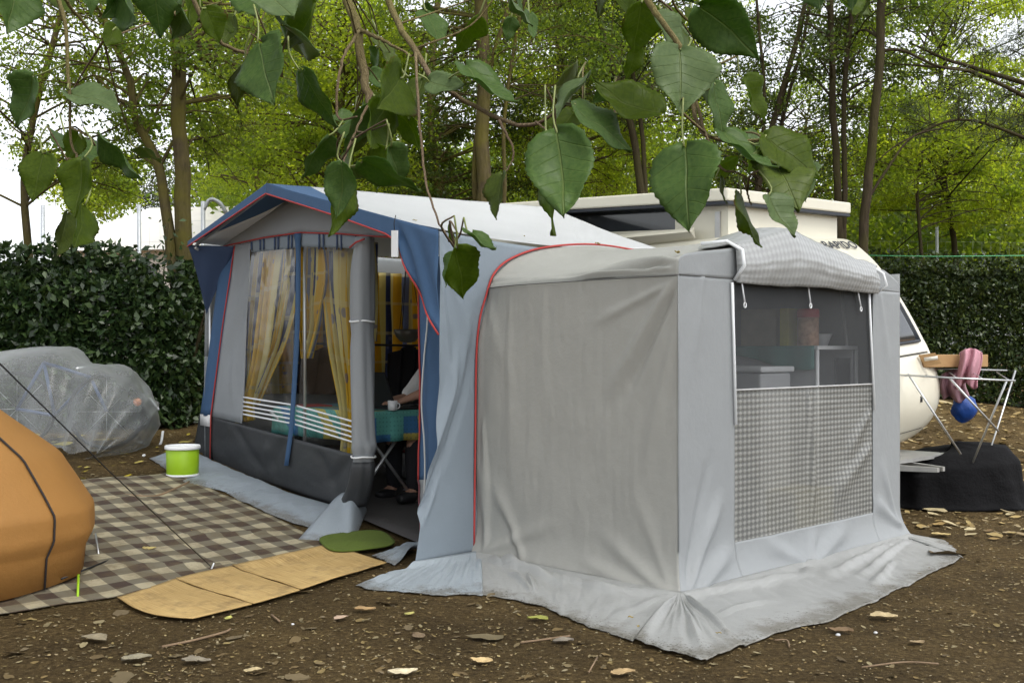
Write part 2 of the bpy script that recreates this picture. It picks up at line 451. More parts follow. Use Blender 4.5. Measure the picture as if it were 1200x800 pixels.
# dark band under the windows, creased
bx = np.linspace(248, 424, 60)
def bandd(s, r, q): return fold(s, r, [(.18, .05, .40, .85, .05, .02), (.55, 0, .42, .85, .045, .022), (.42, .2, .42, .9, .03, -.02), (.75, .1, .9, .9, .05, .022), (.95, 0, .83, .7, .04, .02)])+.012*fbm(s*6, r*3, s=8)+.03*r*r
G = quad(AF, (248, 488), (424, 535), (412, 600), (245, 545), 60, 16, bandd)
MB().grid(G).build('skirt_band', M_char, AW, thick=.003)
# clear panes, dark edges, blue strap
def vinylpane():
    m, t, p, o = nodes('clear_vinyl')
    tr = NN(t, 'ShaderNodeBsdfTransparent'); tr.inputs[0].default_value = (.9, .92, .92, 1)
    gl = NN(t, 'ShaderNodeBsdfGlossy'); gl.inputs['Roughness'].default_value = .12
    b = NN(t, 'ShaderNodeBump'); b.inputs['Strength'].default_value = .25; b.inputs['Distance'].default_value = .02
    t.links.new(noise(t, 3.5, 2).outputs['Fac'], b.inputs['Height']); t.links.new(b.outputs[0], gl.inputs['Normal'])
    fr = NN(t, 'ShaderNodeFresnel'); fr.inputs[0].default_value = 1.18; t.links.new(b.outputs[0], fr.inputs['Normal'])
    mx = NN(t, 'ShaderNodeMixShader'); t.links.new(math_(t, 'ADD', math_(t, 'MULTIPLY', fr.outputs[0], .16), .006), mx.inputs[0])
    t.links.new(tr.outputs[0], mx.inputs[1]); t.links.new(gl.outputs[0], mx.inputs[2]); t.links.new(mx.outputs[0], o.inputs[0]); return m
M_clear = vinylpane()
M_stripe = plain('white_stripe', (.75, .78, .8), .5, var=.03, bmp=0)
w1 = quad(AF+.002, (294, 296), (346, 290.5), (343, 508), (284, 496), 12, 20)
w2 = quad(AF+.002, (355, 289), (426, 291.5), (420, 533), (346, 509), 12, 20)
for G in (w1, w2):
    p = MB().grid(G).build('window_pane', M_clear, AW)
    for k in range(5):                                 # printed white bars along the bottom of the pane
        r = (.845, .872, .897, .921, .945)[k]
        row = [lerp(G[int(r*19), j], G[min(19, int(r*19)+1), j], r*19-int(r*19))-np.r_[U*.005, 0] for j in range(12)]
        MB().grid(np.array([[q+np.array([0, 0, .008]) for q in row], [q-np.array([0, 0, .006]) for q in row]])).build('printed_bar', M_stripe, p, thick=.001)
st = smoothp([W(AF-.012, *onA(AF, x, y)) for x, y in ((350, 274), (351, 300), (350, 380), (347, 440), (343, 500), (337, 545))], 24)
sw = np.interp(np.linspace(0, 1, 24), [0, .1, .6, 1], [.055, .036, .034, .03])
G = np.array([[q+np.r_[-V*sw[i]+U*0, 0], q+np.r_[U*-.02, 0], q+np.r_[V*sw[i], 0]] for i, q in enumerate(st)])
MB().grid(G).build('window_strap', M_blue, AW, thick=.003)
# the rolled up door on the left of the doorway
pth = smoothp([W(AF-.05, *onA(AF-.05, x, y)) for x, y in ((428, 278), (425, 330), (424, 420), (425, 505), (426, 525), (424, 560), (414, 592))], 40)
vs = []
for i, q in enumerate(pth):
    r = i/39; row = []
    R = .085*(1-.10*math.exp(-((r-.28)/.02)**2)-.25*math.exp(-((r-.72)/.03)**2))*(1.0 if r < .75 else 1+.6*(r-.75))*(.82+.18*min(1, r*8))
    for j in range(29):
        an = 2*PI*j/24; rr = R*(1+.13*math.sin(an*3+r*4)+.07*math.sin(an*7-r*11))*(1-.09*j/28)
        row.append(q+np.r_[(V*math.cos(an)-U*math.sin(an))*rr, 0])
    vs.append(row)
k = 30
MB().grid(np.array(vs)[:k]).build('rolled_door', M_grey, AW, thick=.002)
MB().grid(np.array(vs)[k-1:]).build('rolled_door_hem', M_char, AW, thick=.002)
for r_, nm in ((.28, 'tie'), (.74, 'tie')):
    q = pth[int(r_*39)]; MB().tube([q+np.r_[(V*math.cos(t)-U*math.sin(t))*.088, .004*math.sin(3*t)] for t in np.linspace(0, 2*PI, 25)], .007, 6).build('door_tie', M_pole, AW)
MB().tube([W(AF-.14, *onA(AF-.14, x, y)) for x, y in ((410, 290), (417, 284), (427, 280))], .007, 6).build('piping', M_red, AW)
# blue strip right of the doorway with red edge, grey foot and a zip
def strip(s, r, q): return .02*math.sin(s*7+q[1]*1.2)*(1-.3*r)+.008*vn(s*4, r*9)
G = quad(AF, (489, 300), (520, 300), (519, 562), (490.5, 562), 16, 40, strip)
MB().grid(G).build('doorway_strip', M_blue, AW, thick=.003)
MB().tube([G[i, 0]-np.r_[U*.006, 0] for i in range(40)], .007, 6).build('piping', M_red, AW)
G = quad(AF, (490.5, 562), (519, 562), (516, 650), (493, 645), 12, 14, strip)
MB().grid(G).build('doorway_strip_foot', M_grey, AW, thick=.003)
MB().tube([G[i, 0]-np.r_[U*.006, 0] for i in range(14)], .006, 6).build('piping', cloth('faded_red_piping', (.2, .07, .08)), AW)
MB().tube(smoothp([W(AF-.035, *onA(AF-.035, x, y)) for x, y in ((499, 352), (501, 375), (497, 420), (494, 470), (497, 515), (498, 550), (497, 580))], 40), .006, 5).build('zip', plain('zip_tape', (.6, .62, .62), .5, bmp=0), AW)
# side wall towards the camera; the foot of its front edge is pulled outwards
A_, Z_ = np.meshgrid(np.linspace(0, 1, 90), np.linspace(0, 1, 70), indexing='ij')
def eave(a): return zR-.05*np.sin(PI*np.clip(a/2.22, 0, 1))+.012*np.clip(a/2.22, 0, 1)-.012
av = 0+2.95*A_**1.6
zz = np.interp(Z_, [0, 1], [0, 1])*(eave(av)-.03)+.03
pull = -.235*np.clip(1-av/.32, 0, 1)*np.clip(1-zz/1.15, 0, 1)**1.25
fd = fold(av, zz, [(-.12, .25, .19, 1.5, .035, .05), (-.05, .15, .26, 1.35, .03, -.045), (.02, .3, .27, 1.7, .025, .03), (.02, 2.0, .3, 1.3, .04, .02), (.0, 1.9, .12, .9, .03, .015)])
MB().grid(W(av+pull, -.0-fd*1.1-.004*fbm(av*5, zz*4, s=2)-.035*np.clip(1-zz/.5, 0, 1)*np.clip(1-av/.4, 0, 1), zz)).build('side_wall', M_bluegrey, AW, thick=.003)
# far side wall with a window towards the hedge
def gb(a, b): p = W(a, b, 0); return float(gz0(p[0], p[1]))
ml = MB(); bW = onA(AF, 240, 540)[0]
for a0, a1, z0, z1 in ((AF, 2.95, None, 1.30), (AF, 2.95, 2.12, 2.30), (AF, .62, 1.30, 2.12), (1.62, 1.74, 1.30, 2.12), (2.74, 2.95, 1.30, 2.12)):
    z0 = z0 if z0 else gb(1.5, bW)-.02
    ml.grid(np.array([[W(a, bW+.01*vn(a*3, z), z) for a in np.linspace(a0, a1, 8)] for z in np.linspace(z0, z1, 6)]))
ml.build('far_side_wall', M_grey, AW, thick=.003)
for a0, a1 in ((.62, 1.62), (1.74, 2.74)):
    MB().grid(np.array([[W(a, bW, z) for a in (a0, a1)] for z in (1.30, 2.12)])).build('window_pane', M_clear, AW)
# frame poles
for pts in ([W(.02, bL-.1, zL-.06), W(AF, bW-.05, 2.2)], [W(AF+.03, .04, .0), W(AF+.03, .04, 2.05)], [W(AF+.03, bW-.04, gb(AF, bW)), W(AF+.03, bW-.04, 2.2)],
            [W(AF+.05, bP, gb(AF, bP)), W(AF+.05, bP, zP-.06)], [W(.04, .02, zR-.04), W(.04, bP, zP-.05), W(.04, bL-.05, zL-.04)],
            [W(AF+.05, .05, 2.06), W(AF+.05, bP, zP-.06), W(AF+.05, bW-.05, 2.24)], [W(.05, bP, zP-.06), W(2.9, 1.8, 2.64)]):
    MB().tube(pts, .013, 8).build('frame_pole', M_steel, AW)
# white maker's tag on the corner strip (nothing legible on it)
MB().grid(quad(AF-.012, (234, 485), (246, 486), (246, 500), (234, 498), 2, 2)).build('care_label', plain('label_white', (.7, .7, .7), .6, bmp=0), AW, thick=.001)
# mud flaps
def ruled(inner, outer, name, mat, par, n=90, m=24, hump=.03, seed=1, lift=.010, folds=None, hh=.0):
    a = poly(inner, n); b = poly(outer, n); t = np.linspace(0, 1, m)[:, None, None]
    P = a[None]*(1-t)+b[None]*t
    T = np.broadcast_to(t[..., 0], P.shape[:2]); Sg = np.broadcast_to(np.linspace(0, 1, n)[None], P.shape[:2])
    env = np.sin(PI*np.clip(T, 0, 1)**.85)**.9
    edge = .03*fbm(Sg*16, 0*Sg, s=seed+4)*T[..., :]
    P = P.copy(); dirv = (b-a); dirv = dirv/np.maximum(1e-6, np.linalg.norm(dirv, axis=1))[:, None]
    P[..., :2] += dirv[None, :, :2]*edge[..., None]
    g = gz(P[..., 0], P[..., 1])
    z = np.maximum(g, 0)*0+g+lift+hump*env*(.55+.75*fbm(Sg*9, T*2.2, s=seed)+.5*fbm(Sg*30, T*3, s=seed+1))
    z = z+hh*np.exp(-T*5)*np.abs(fbm(Sg*14, T, s=seed+2))
    if folds is not None: z = z+fold(Sg, T, folds)
    z = np.maximum(z, g+lift*.8)
    zi = a[:, 2][None]*np.ones_like(z); k = sstep(T/.16); P[..., 2] = zi*(1-k)+z*k
    return MB().grid(P, uv=np.stack([Sg, T], -1)).build(name, mat, par, thick=.003), P
inn = [W(AF-.01, *onA(AF, x, y)) for x, y in ((224, 540), (247, 545), (330, 574), (414, 598))]
out = [ghit(x, y) for x, y in ((176, 538), (215, 566), (262, 577), (300, 597), (335, 612), (372, 622))]
ruled(inn, out, 'mud_flap', M_flapg, AW, hump=.035, seed=11, hh=.02)
inn = [W(-.235, -.03, .05), W(-.1, -.04, .05), W(.318, -.045, .05)]
out = [ghit(x, y) for x, y in ((416, 688), (440, 693), (520, 699), (566, 699))]
ruled(inn, out, 'mud_flap', M_bluegrey_flap if False else cloth('blue_grey_mud_flap', (.31, .35, .385), .5, crumple=.6, dirt=(.10, .085, .055)), AW, hump=.028, seed=21, hh=.03)
# turned back corner of the door flap lying in the doorway
q = [np.array(ghit(345, 637)), np.array(ghit(385, 640)), np.array(ghit(413, 634)), np.array(ghit(430, 600))]
bo = smoothp(q, 20); tb, tz = onA(AF-.08, 402, 577)
tp = smoothp([W(AF-.10, *onA(AF-.10, 392, 584)), W(AF-.08, tb, tz), W(AF-.06, *onA(AF-.06, 412, 578)), W(AF-.04, *onA(AF-.04, 424, 588))], 20)
G = np.array([[lerp(tp[j], bo[j], i/15)+np.array([0, -1, 0])*(.05*math.sin(PI*i/15)*math.sin(j*.55+.5)+.012*float(fbm(j*.3, i*.3, s=3))) for j in range(20)] for i in range(16)])
G[-1, :, 2] += .012
MB().grid(G).build('turned_flap_corner', M_flapg, AW, thick=.003)
q = [ghit(x, y) for x, y in ((440, 652), (455, 662), (485, 660))]
ruled([W(AF-.02, *onA(AF, 497, 630)), W(AF-.05, *onA(AF, 503, 640))], [ghit(437, 652), ghit(462, 664)], 'turned_flap_corner', M_flapg, AW, n=30, m=14, hump=.05, seed=6)

# small white tag hanging from the canopy edge
tg = thing('hanging_tag', 'small white tag on a dark string hanging from the blue canopy edge', 'tag', W(-.05, *onA(-.05, 461, 302)))
MB().hexa([W(-.05+da, *onA(-.05, x, y)) for y in (301, 270) for x, da in ((458.5, 0), (465, 0), (465, .012), (458.5, .012))]).build('tag_body', M_pole, tg, smooth=False)
MB().tube([W(-.045, *onA(-.05, x, y)) for x, y in ((461.5, 270), (461, 262), (463, 252))], .003, 5).build('tag_string', M_black, tg)

# ------------------------------------------------------------------ curtains
def curtmat():
    m, t, p, o = nodes('striped_curtain')
    uv = NN(t, 'ShaderNodeTexCoord'); sx = NN(t, 'ShaderNodeSeparateXYZ'); t.links.new(uv.outputs['UV'], sx.inputs[0])
    fr = math_(t, 'FRACT', math_(t, 'MULTIPLY', sx.outputs['X'], 1.0))
    c = ramp(t, fr, [(0, (.74, .48, .04)), (.26, (.76, .50, .05)), (.27, (.70, .60, .24)), (.38, (.70, .60, .24)), (.39, (.07, .09, .20)), (.50, (.07, .09, .20)), (.51, (.72, .64, .28)), (.60, (.74, .48, .05)), (.82, (.72, .56, .12)), (.83, (.22, .25, .38)), (.89, (.22, .25, .38)), (.90, (.72, .62, .26))], 'CONSTANT').outputs[0]
    # small dark blue leaf figures in the light stripes and light gaps in the blue ones
    v = NN(t, 'ShaderNodeTexVoronoi'); mp = NN(t, 'ShaderNodeMapping'); mp.inputs['Scale'].default_value = (6, 9, 1)
    t.links.new(uv.outputs['UV'], mp.inputs[0]); t.links.new(mp.outputs[0], v.inputs['Vector']); v.inputs['Scale'].default_value = 1
    f = ramp(t, v.outputs['Distance'], [(.16, (1, 1, 1)), (.20, (0, 0, 0))]).outputs[0]
    c = mixc(t, math_(t, 'MULTIPLY', f, .7), c, (.20, .20, .34))
    dn = math_(t, 'FRACT', math_(t, 'MULTIPLY', sx.outputs['Y'], 4.5)); g = math_(t, 'LESS_THAN', dn, .10)
    c = mixc(t, math_(t, 'MULTIPLY', g, .9), c, mixc(t, .5, c, (.74, .66, .36)))
    t.links.new(c, p.inputs['Base Color']); p.inputs['Roughness'].default_value = .9; p.inputs['Specular IOR Level'].default_value = .1
    tr = NN(t, 'ShaderNodeBsdfTranslucent'); t.links.new(c, tr.inputs[0])
    mx = NN(t, 'ShaderNodeMixShader'); mx.inputs[0].default_value = .4
    t.links.new(p.outputs[0], mx.inputs[1]); t.links.new(tr.outputs[0], mx.inputs[2]); t.links.new(mx.outputs[0], o.inputs[0]); return m
M_curt = curtmat()
def curtain(lab, a, left, right, ncol=60, waves=5, seed=0, rep=2.0, group='yellow striped awning curtains', fixedb=None, amp=.035):
    """left, right: image edge lines from top to bottom on the plane a = const (or real points)"""
    L = smoothp(left, 40); R = smoothp(right, 40); out = np.zeros((40, ncol, 3)); uv = np.zeros((40, ncol, 2))
    for i in range(40):
        for j in range(ncol):
            s = j/(ncol-1); x = lerp(L[i], R[i], s)
            if fixedb is None: bq, z = onA(a, *x); base = (a, bq, z)
            else: base = (x[0], fixedb, x[1])
            wd = 1.0; ph = seed*1.7+.5*math.sin(i*.08+seed)
            d = amp*math.sin(2*PI*waves*s+ph)+.35*amp*math.sin(2*PI*waves*2.3*s+ph*2)+.3*amp*float(vn(s*3, i*.12, 0, seed))
            sh = .02*math.cos(2*PI*waves*s+ph)
            if fixedb is None: out[i, j] = W(base[0]+d, base[1]+sh, base[2])
            else: out[i, j] = W(base[0]+sh, base[1]-d, base[2])
            uv[i, j] = (s*rep+seed*.37, i/39)
    o = MB().grid(out, uv=uv).build('curtain', M_curt, None, thick=.001)
    tag(o, lab, 'curtain', group); rebase(o, out[-1].mean(0)); return o
AC = AF+.10
curtain('yellow striped curtain gathered down the left edge of the left awning window', AC, [(289, 292), (284, 360), (281, 430), (279, 480), (279, 496)], [(326, 290), (320, 340), (311, 410), (297, 465), (296, 492)], seed=1, waves=5)
curtain('yellow striped curtain sweeping left from beside the blue strap in the left awning window', AC+.06, [(318, 290), (314, 345), (309, 400), (299, 440), (291, 476)], [(352, 288), (350, 320), (338, 380), (322, 425), (300, 476)], seed=2, waves=4)
curtain('narrow yellow striped curtain hanging just right of the blue window strap', AC, [(352, 287), (352, 330), (354, 370), (357, 395), (358, 420)], [(382, 288), (384, 320), (376, 360), (367, 400), (362, 420)], seed=3, waves=3)
curtain('yellow striped curtain gathered towards the rolled door in the right awning window', AC+.05, [(375, 288), (378, 340), (386, 400), (398, 460), (404, 500), (403, 540)], [(428, 290), (426, 350), (425, 410), (421, 470), (420, 500), (417, 545)], seed=5, waves=5)
for k, (a0, a1, lab) in enumerate(((1.35, 2.05, 'left one of the yellow curtains seen through the doorway at the back of the awning'), (2.0, 2.72, 'right one of the yellow curtains seen through the doorway at the back of the awning'), (.65, 1.3, 'yellow striped curtain on the hedge side of the awning, behind the front windows'))):
    curtain(lab, 0, [(a0, 2.14), (a0, 1.7), (a0+.03, 1.25), (a0+.03, .95)], [(a1, 2.14), (a1, 1.7), (a1-.03, 1.25), (a1-.03, .95)], seed=7+k, waves=5, fixedb=bW-.08, rep=1.25)
curtain('bronze brown edge of a curtain just inside the doorway, beside the rolled door', AC+.05, [(432, 284), (432, 340), (433, 400)], [(441, 284), (440, 340), (439, 400)], seed=9, waves=1.5, rep=.25)

# ------------------------------------------------------------------ annex
AX = thing('annex', 'grey vinyl annex tent with dark mesh window and studded clear panel beside the awning', 'tent', W(.318, -1.64, 0))
A0, A1, BF = .318, 2.92, -1.64
pf0 = np.array([(.425, 1.765), (.445, 1.80), (.475, 1.85), (.644, 1.965), (.977, 2.06), (1.52, 2.115), (2.2, 2.09), (2.7, 2.02), (2.92, 1.90)])
pf1 = np.array([(.318, 1.768), (.335, 1.865), (.5, 1.905), (.89, 1.955), (1.303, 2.06), (1.45, 2.072), (1.967, 1.985), (2.547, 1.915), (2.68, 1.91), (2.88, 1.84), (2.92, 1.785)])
nL = 110
# left wall
Bv, Zv = np.meshgrid(np.linspace(0, BF, 120), np.linspace(0, 1, nL), indexing='ij')
zc = .03+Zv*(1.767-.03)
sL = -Bv                                               # 0 at the awning, 1.64 at the corner
fdL = fold(sL, zc, [(1.60, 1.74, 1.12, 1.05, .045, .035), (1.62, 1.70, 1.22, 1.0, .03, -.032), (1.58, 1.72, 1.0, 1.5, .03, .02), (1.62, 1.5, 1.36, .45, .05, .014),
    (.12, .06, .03, .75, .05, .03), (.1, .05, .75, .32, .05, .03), (.5, .02, .12, .55, .05, .028), (.45, .03, .2, .35, .03, -.02), (1.6, .02, 1.05, .30, .05, .03), (1.6, .02, 1.32, .6, .045, .014),
    (1.6, .0, .9, .12, .03, .03), (.05, 1.7, .35, 1.1, .07, .012), (.3, 1.75, .34, .5, .05, .010), (.62, 1.76, .6, .9, .05, .007), (.07, .9, .13, .2, .03, .02)])
bulge = .045*np.sin(PI*np.clip(sL/1.64, 0, 1))*np.sin(PI*np.clip(zc/1.77, 0, 1))
av = A0-fdL*.7-bulge*.3-.006*fbm(sL*3.5, zc*2.2, s=4)-.004*fbm(sL*12, zc*2.5, s=6)-.0025*fbm(sL*30, zc*4, s=16)+.107*sstep((zc-1.30)/.465)**1.4*np.clip(1-sL/.55, 0, 1)**2
flr = .08*np.clip(1-zc/.26, 0, 1)**2.2
fdL = fdL*.7
MB().grid(W(av-flr, Bv-flr*np.clip((sL-1.44)/.2, 0, 1), zc)).build('left_wall', M_annexL, AX, thick=.003)
# roof
s_, t_ = np.meshgrid(np.linspace(0, 1, 70), np.linspace(0, 1, 120), indexing='ij')
p0 = smoothp(pf0, 120); p1 = smoothp(pf1, 120)
P = p0[None]*(1-s_[..., None])+p1[None]*s_[..., None]
sag = .05*np.sin(PI*s_)*np.sin(PI*np.clip(t_*1.02, 0, 1))
dr = fold(s_, t_, [(.97, .03, .45, .035, .03, .03), (.97, .06, .35, .12, .03, -.028), (.98, .08, .55, .22, .04, .022), (.95, .02, .6, .08, .02, -.02)])
MB().grid(W(P[..., 0]-dr*.6, s_*BF, P[..., 1]-sag*.8+dr+.004*fbm(s_*8, t_*14, s=7))).build('roof', cloth('pale_grey_roof_vinyl', (.42, .42, .39), .5, trans=.12, crumple=.6), AX, thick=.003)
# front wall round the window
WA0, WA1, WZ0, WZ1, WZM = .847, 2.513, .237, 1.765, 1.119
def fr(a, z):
    f = fold(a, z, [(.36, .03, .74, .55, .05, .035), (.36, .03, .62, .8, .035, -.02), (.4, .02, .85, .22, .05, .03), (1.55, .03, 1.1, .22, .06, .025), (1.62, .02, 1.72, .22, .04, .02), (1.6, .02, 2.2, .2, .06, .028),
        (2.88, .1, 2.5, .34, .05, .028), (2.86, .12, 2.62, .6, .035, .015), (.55, 1.86, .45, 1.2, .04, .008), (2.6, 1.8, 2.75, 1.2, .05, .008), (.75, 1.7, .8, .5, .03, .006)])
    fl_ = .08*np.clip(1-z/.26, 0, 1)**2.2
    a = a-fl_*np.clip(1-(a-A0)/.2, 0, 1)+fl_*np.clip((a-2.72)/.2, 0, 1)
    return W(a, BF-fl_-f-.003*fbm(a*4, z*3, s=12)-.008*np.sin(PI*np.clip((a-A0)/2.6, 0, 1)), z)
mf = MB()
for a0, a1, z0, z1, na, nz in ((A0, WA0, .03, 1.767, 34, 90), (WA1, A1, .03, 1.767, 30, 90), (WA0, WA1, .03, WZ0, 80, 16)):
    aa, zc2 = np.meshgrid(np.linspace(a0, a1, na), np.linspace(z0, z1, nz), indexing='xy'); mf.grid(fr(aa, zc2))
mf.build('front_wall', M_annexF, AX, thick=.003)
aa, tt = np.meshgrid(p1[:, 0], np.linspace(0, 1, 10), indexing='xy'); zt = np.interp(aa, p1[:, 0], p1[:, 1])
MB().grid(fr(aa, 1.767+tt*np.maximum(zt-1.767, 0))).build('front_gable', M_annexF, AX, thick=.003)
MB().tube([W(a, BF-.006, 1.768) for a in np.linspace(A0, WA0, 6)], .003, 5).build('seam', cloth('dark_seam_tape', (.12, .12, .115), .8), AX)
MB().tube([W(A0-.006+.107*max(0, 1-s*1.64/.55)**2-.012*math.sin(PI*s), BF*s, 1.764) for s in np.linspace(0, 1, 30)], .0035, 5).build('seam', cloth('dark_seam_tape', (.12, .12, .115), .8), AX)
# right and back walls
MB().grid(np.array([[W(A1, b, z) for b in np.linspace(BF, 0, 10)] for z in np.linspace(.02, 1.9, 10)])).build('right_wall', M_annexF, AX, thick=.003)
# window: dark mesh above, studded clear vinyl below
def meshmat():
    m, t, p, o = nodes('window_mesh')
    p.inputs['Base Color'].default_value = (.095, .10, .105, 1); p.inputs['Roughness'].default_value = .8
    tr = NN(t, 'ShaderNodeBsdfTransparent'); mx = NN(t, 'ShaderNodeMixShader')
    n = noise(t, 2.5, 3); f = ramp(t, n.outputs['Fac'], [(.3, (.36, .36, .36)), (.7, (.46, .46, .46))]).outputs[0]
    t.links.new(f, mx.inputs[0]); t.links.new(tr.outputs[0], mx.inputs[1]); t.links.new(p.outputs[0], mx.inputs[2]); t.links.new(mx.outputs[0], o.inputs[0]); return m
def studmat(name, opaque, col, uvs, pale=(.40, .40, .37)):
    """lens-shaped studs pressed in a diagonal lattice; fine relief of clear vinyl, its highlights painted in"""
    m, t, p, o = nodes(name)
    uv = NN(t, 'ShaderNodeTexCoord'); sx = NN(t, 'ShaderNodeSeparateXYZ'); t.links.new(uv.outputs['UV'], sx.inputs[0])
    x = math_(t, 'MULTIPLY', sx.outputs['X'], uvs[0]*PI); y = math_(t, 'MULTIPLY', sx.outputs['Y'], uvs[1]*PI)
    h = math_(t, 'MULTIPLY', math_(t, 'SINE', math_(t, 'ADD', x, y)), math_(t, 'SINE', math_(t, 'SUBTRACT', x, y)))
    h = math_(t, 'ADD', math_(t, 'MULTIPLY', h, .5), .5)
    n = noise(t, 3, 3)
    k = ramp(t, h, [(.35, (0, 0, 0)), (.8, (1, 1, 1))]).outputs[0]
    c = mixc(t, k, tuple(q*.62 for q in col), pale)  # stud highlights put into the colour: pale crowns over a darker ground
    t.links.new(c, p.inputs['Base Color']); p.inputs['Roughness'].default_value = .3; p.inputs['Specular IOR Level'].default_value = .6
    b = NN(t, 'ShaderNodeBump'); b.inputs['Strength'].default_value = .4; b.inputs['Distance'].default_value = .008
    t.links.new(h, b.inputs['Height']); t.links.new(b.outputs[0], p.inputs['Normal'])
    if opaque < 1:
        tr = NN(t, 'ShaderNodeBsdfTransparent'); tr.inputs[0].default_value = (.92, .92, .88, 1); mx = NN(t, 'ShaderNodeMixShader')
        f = math_(t, 'ADD', math_(t, 'MULTIPLY', k, .14), opaque)
        f = math_(t, 'ADD', f, math_(t, 'MULTIPLY', math_(t, 'SUBTRACT', n.outputs['Fac'], .5), .25))
        t.links.new(f, mx.inputs[0]); t.links.new(tr.outputs[0], mx.inputs[1]); t.links.new(p.outputs[0], mx.inputs[2]); t.links.new(mx.outputs[0], o.inputs[0])
    return m
aa, z2 = np.meshgrid(np.linspace(WA0, WA1, 50), np.linspace(WZM, WZ1, 20), indexing='xy')
MB().grid(fr(aa, z2)+np.r_[V*.004, 0]).build('mesh_window', meshmat(), AX)
aa, z2 = np.meshgrid(np.linspace(WA0, WA1, 90), np.linspace(WZ0, WZM, 50), indexing='xy')
wave = fold(aa, z2, [(1.65, WZM, 1.75, WZ0, .03, .03), (2.5, .7, 1.9, .35, .08, .02), (2.5, .95, 2.1, .6, .06, .015)])
G = fr(aa, z2)+(-V[0]*wave)[..., None]*np.array([1, 0, 0])+(-V[1]*wave)[..., None]*np.array([0, 1, 0])+np.r_[V*.004, 0]
MB().grid(G).build('studded_window_panel', studmat('studded_clear_vinyl', .66, (.30, .305, .29), (38, 26), (.34, .34, .32)), AX)
MB().tube([W(a, BF-.012, WZM+.003) for a in np.linspace(WA0, WA1, 20)], .006, 5).build('window_hem', plain('hem', (.5, .5, .5), .5), AX)
for pts in ([(858, 331), (860, 400), (862.5, 497)], [(1018.5, 341), (1021, 400), (1025, 480)]):
    q = []
    for x, y in pts:
        a, z = onB(BF-.02, x, y); q.append(W(a, BF-.02, z))
    MB().tube(q, .0085, 8).build('window_rod', M_pole, AX)
# the rolled window cover thrown over the top edge
ua = np.linspace(.83, 2.53, 70); G = []
for i in range(30):
    r = i/29; row = []
    for k, a in enumerate(ua):
        s = k/69; zt = float(np.interp(a, p1[:, 0], p1[:, 1])); e = math.sin(PI*min(1, max(0, s*1.0)))**.35
        if r < .4: q = r/.4; b = BF+.42*(1-q)*(.4+.6*e); z = zt+.010+.020*math.sin(q*PI)*e+.012*q
        else:
            q = (r-.4)/.6; b = BF-.03-.075*math.sin(q*PI*.85)*e; z = lerp(zt+.022, 1.745-.004*math.sin(s*9), q**1.15)
        b -= .012*float(fbm(s*9, r*4, s=5)); z += .014*float(fbm(s*11, r*3, s=15))*(1 if r < .9 else .3)
        row.append(W(a, b, z))
    G.append(row)
MB().grid(np.array(G)).build('window_cover', studmat('studded_silver_cover', 1, (.50, .51, .51), (42, 11), (.375, .385, .385)), AX, thick=.006)
MB().tube([W(ua[0]-.004, BF-.02, 1.76), W(ua[0]-.01, BF-.09, 1.84), W(ua[0], BF-.07, 1.93), W(ua[0]-.02, BF+.02, 1.985), W(ua[0]-.1, BF+.15, 1.975)], .011, 8).build('cover_piping', M_pole, AX)
MB().tube([W(ua[-1]+.004, BF-.02, 1.75), W(ua[-1]+.015, BF-.09, 1.80), W(ua[-1], BF-.07, 1.88), W(ua[-1]-.05, BF-.01, 1.93)], .011, 8).build('cover_piping', M_pole, AX)
for x0, y0, x1, y1 in ((868, 330, 873, 355), (946, 334, 950, 356), (1004, 339, 1009, 360)):
    a, z = onB(BF-.03, x0, y0); a2, z2_ = onB(BF-.03, x1, y1)
    st = MB(); st.tube([W(a, BF-.035, z+.01), W((a+a2)/2+.004, BF-.03, (z+z2_)/2), W(a2, BF-.03, z2_)], .005, 5)
    st.tube([W(a2+.012*math.cos(t), BF-.03, z2_-.012+.015*math.sin(t)) for t in np.linspace(PI/2, PI*2.5, 12)], .004, 5)
    st.build('hanging_strap', M_pole, AX)
# red piping where it zips to the awning
pp = [W(A0-.03, -.01, .06), W(A0-.022, -.012, .7), W(A0-.012, -.012, 1.3), W(A0+.018, -.012, 1.55), W(A0+.07, -.012, 1.70)]+[W(a-.012, -.014, z+.012) for a, z in pf0[2:7]]
MB().tube(smoothp(pp, 60), .0075, 6).build('piping', M_red, AX)
MB().tube([W(A0-.004, BF-.004, z) for z in (.25, .8, 1.3, 1.76)], .004, 5).build('seam', M_annexF, AX)
# mud flap round the foot
K = W(A0-.05, BF-.05, .048); inner = [W(A0-.045, 0, .048), W(A0-.062, -.8, .048), K]
outer = [ghit(x, y) for x, y in ((564, 698), (600, 704), (640, 714), (690, 736), (742, 753))]
ruled(inner, outer, 'mud_flap', M_flap, AX, n=110, m=30, hump=.018, seed=31, hh=.035, folds=[(.05, .1, .55, .35, .05, .05), (.12, .15, .9, .3, .045, .035), (.3, .75, .2, .35, .02, .04), (.3, .3, .32, .8, .015, .03), (.98, 0, .6, .35, .04, .035), (.95, .1, .8, .9, .04, .02)])
inner = [K+np.array([-.012, .0, 0]), K+np.array([.012, 0, 0])]
outer = [ghit(x, y) for x, y in ((742, 754), (780, 766), (829, 779), (873, 759))]
ruled(inner, outer, 'mud_flap_corner', M_flap, AX, n=50, m=30, hump=.022, seed=41, lift=.022, folds=[(.0, 0, .05, 1, .05, .02), (.97, 0, .93, 1, .05, .035), (.5, 0, .55, .9, .05, .015)])
inner = [K, W(1.6, BF-.055, .048), W(A1+.045, BF-.045, .048)]
outer = [ghit(x, y) for x, y in ((873, 759), (905, 745), (960, 733), (1005, 716), (1060, 690), (1128, 655))]
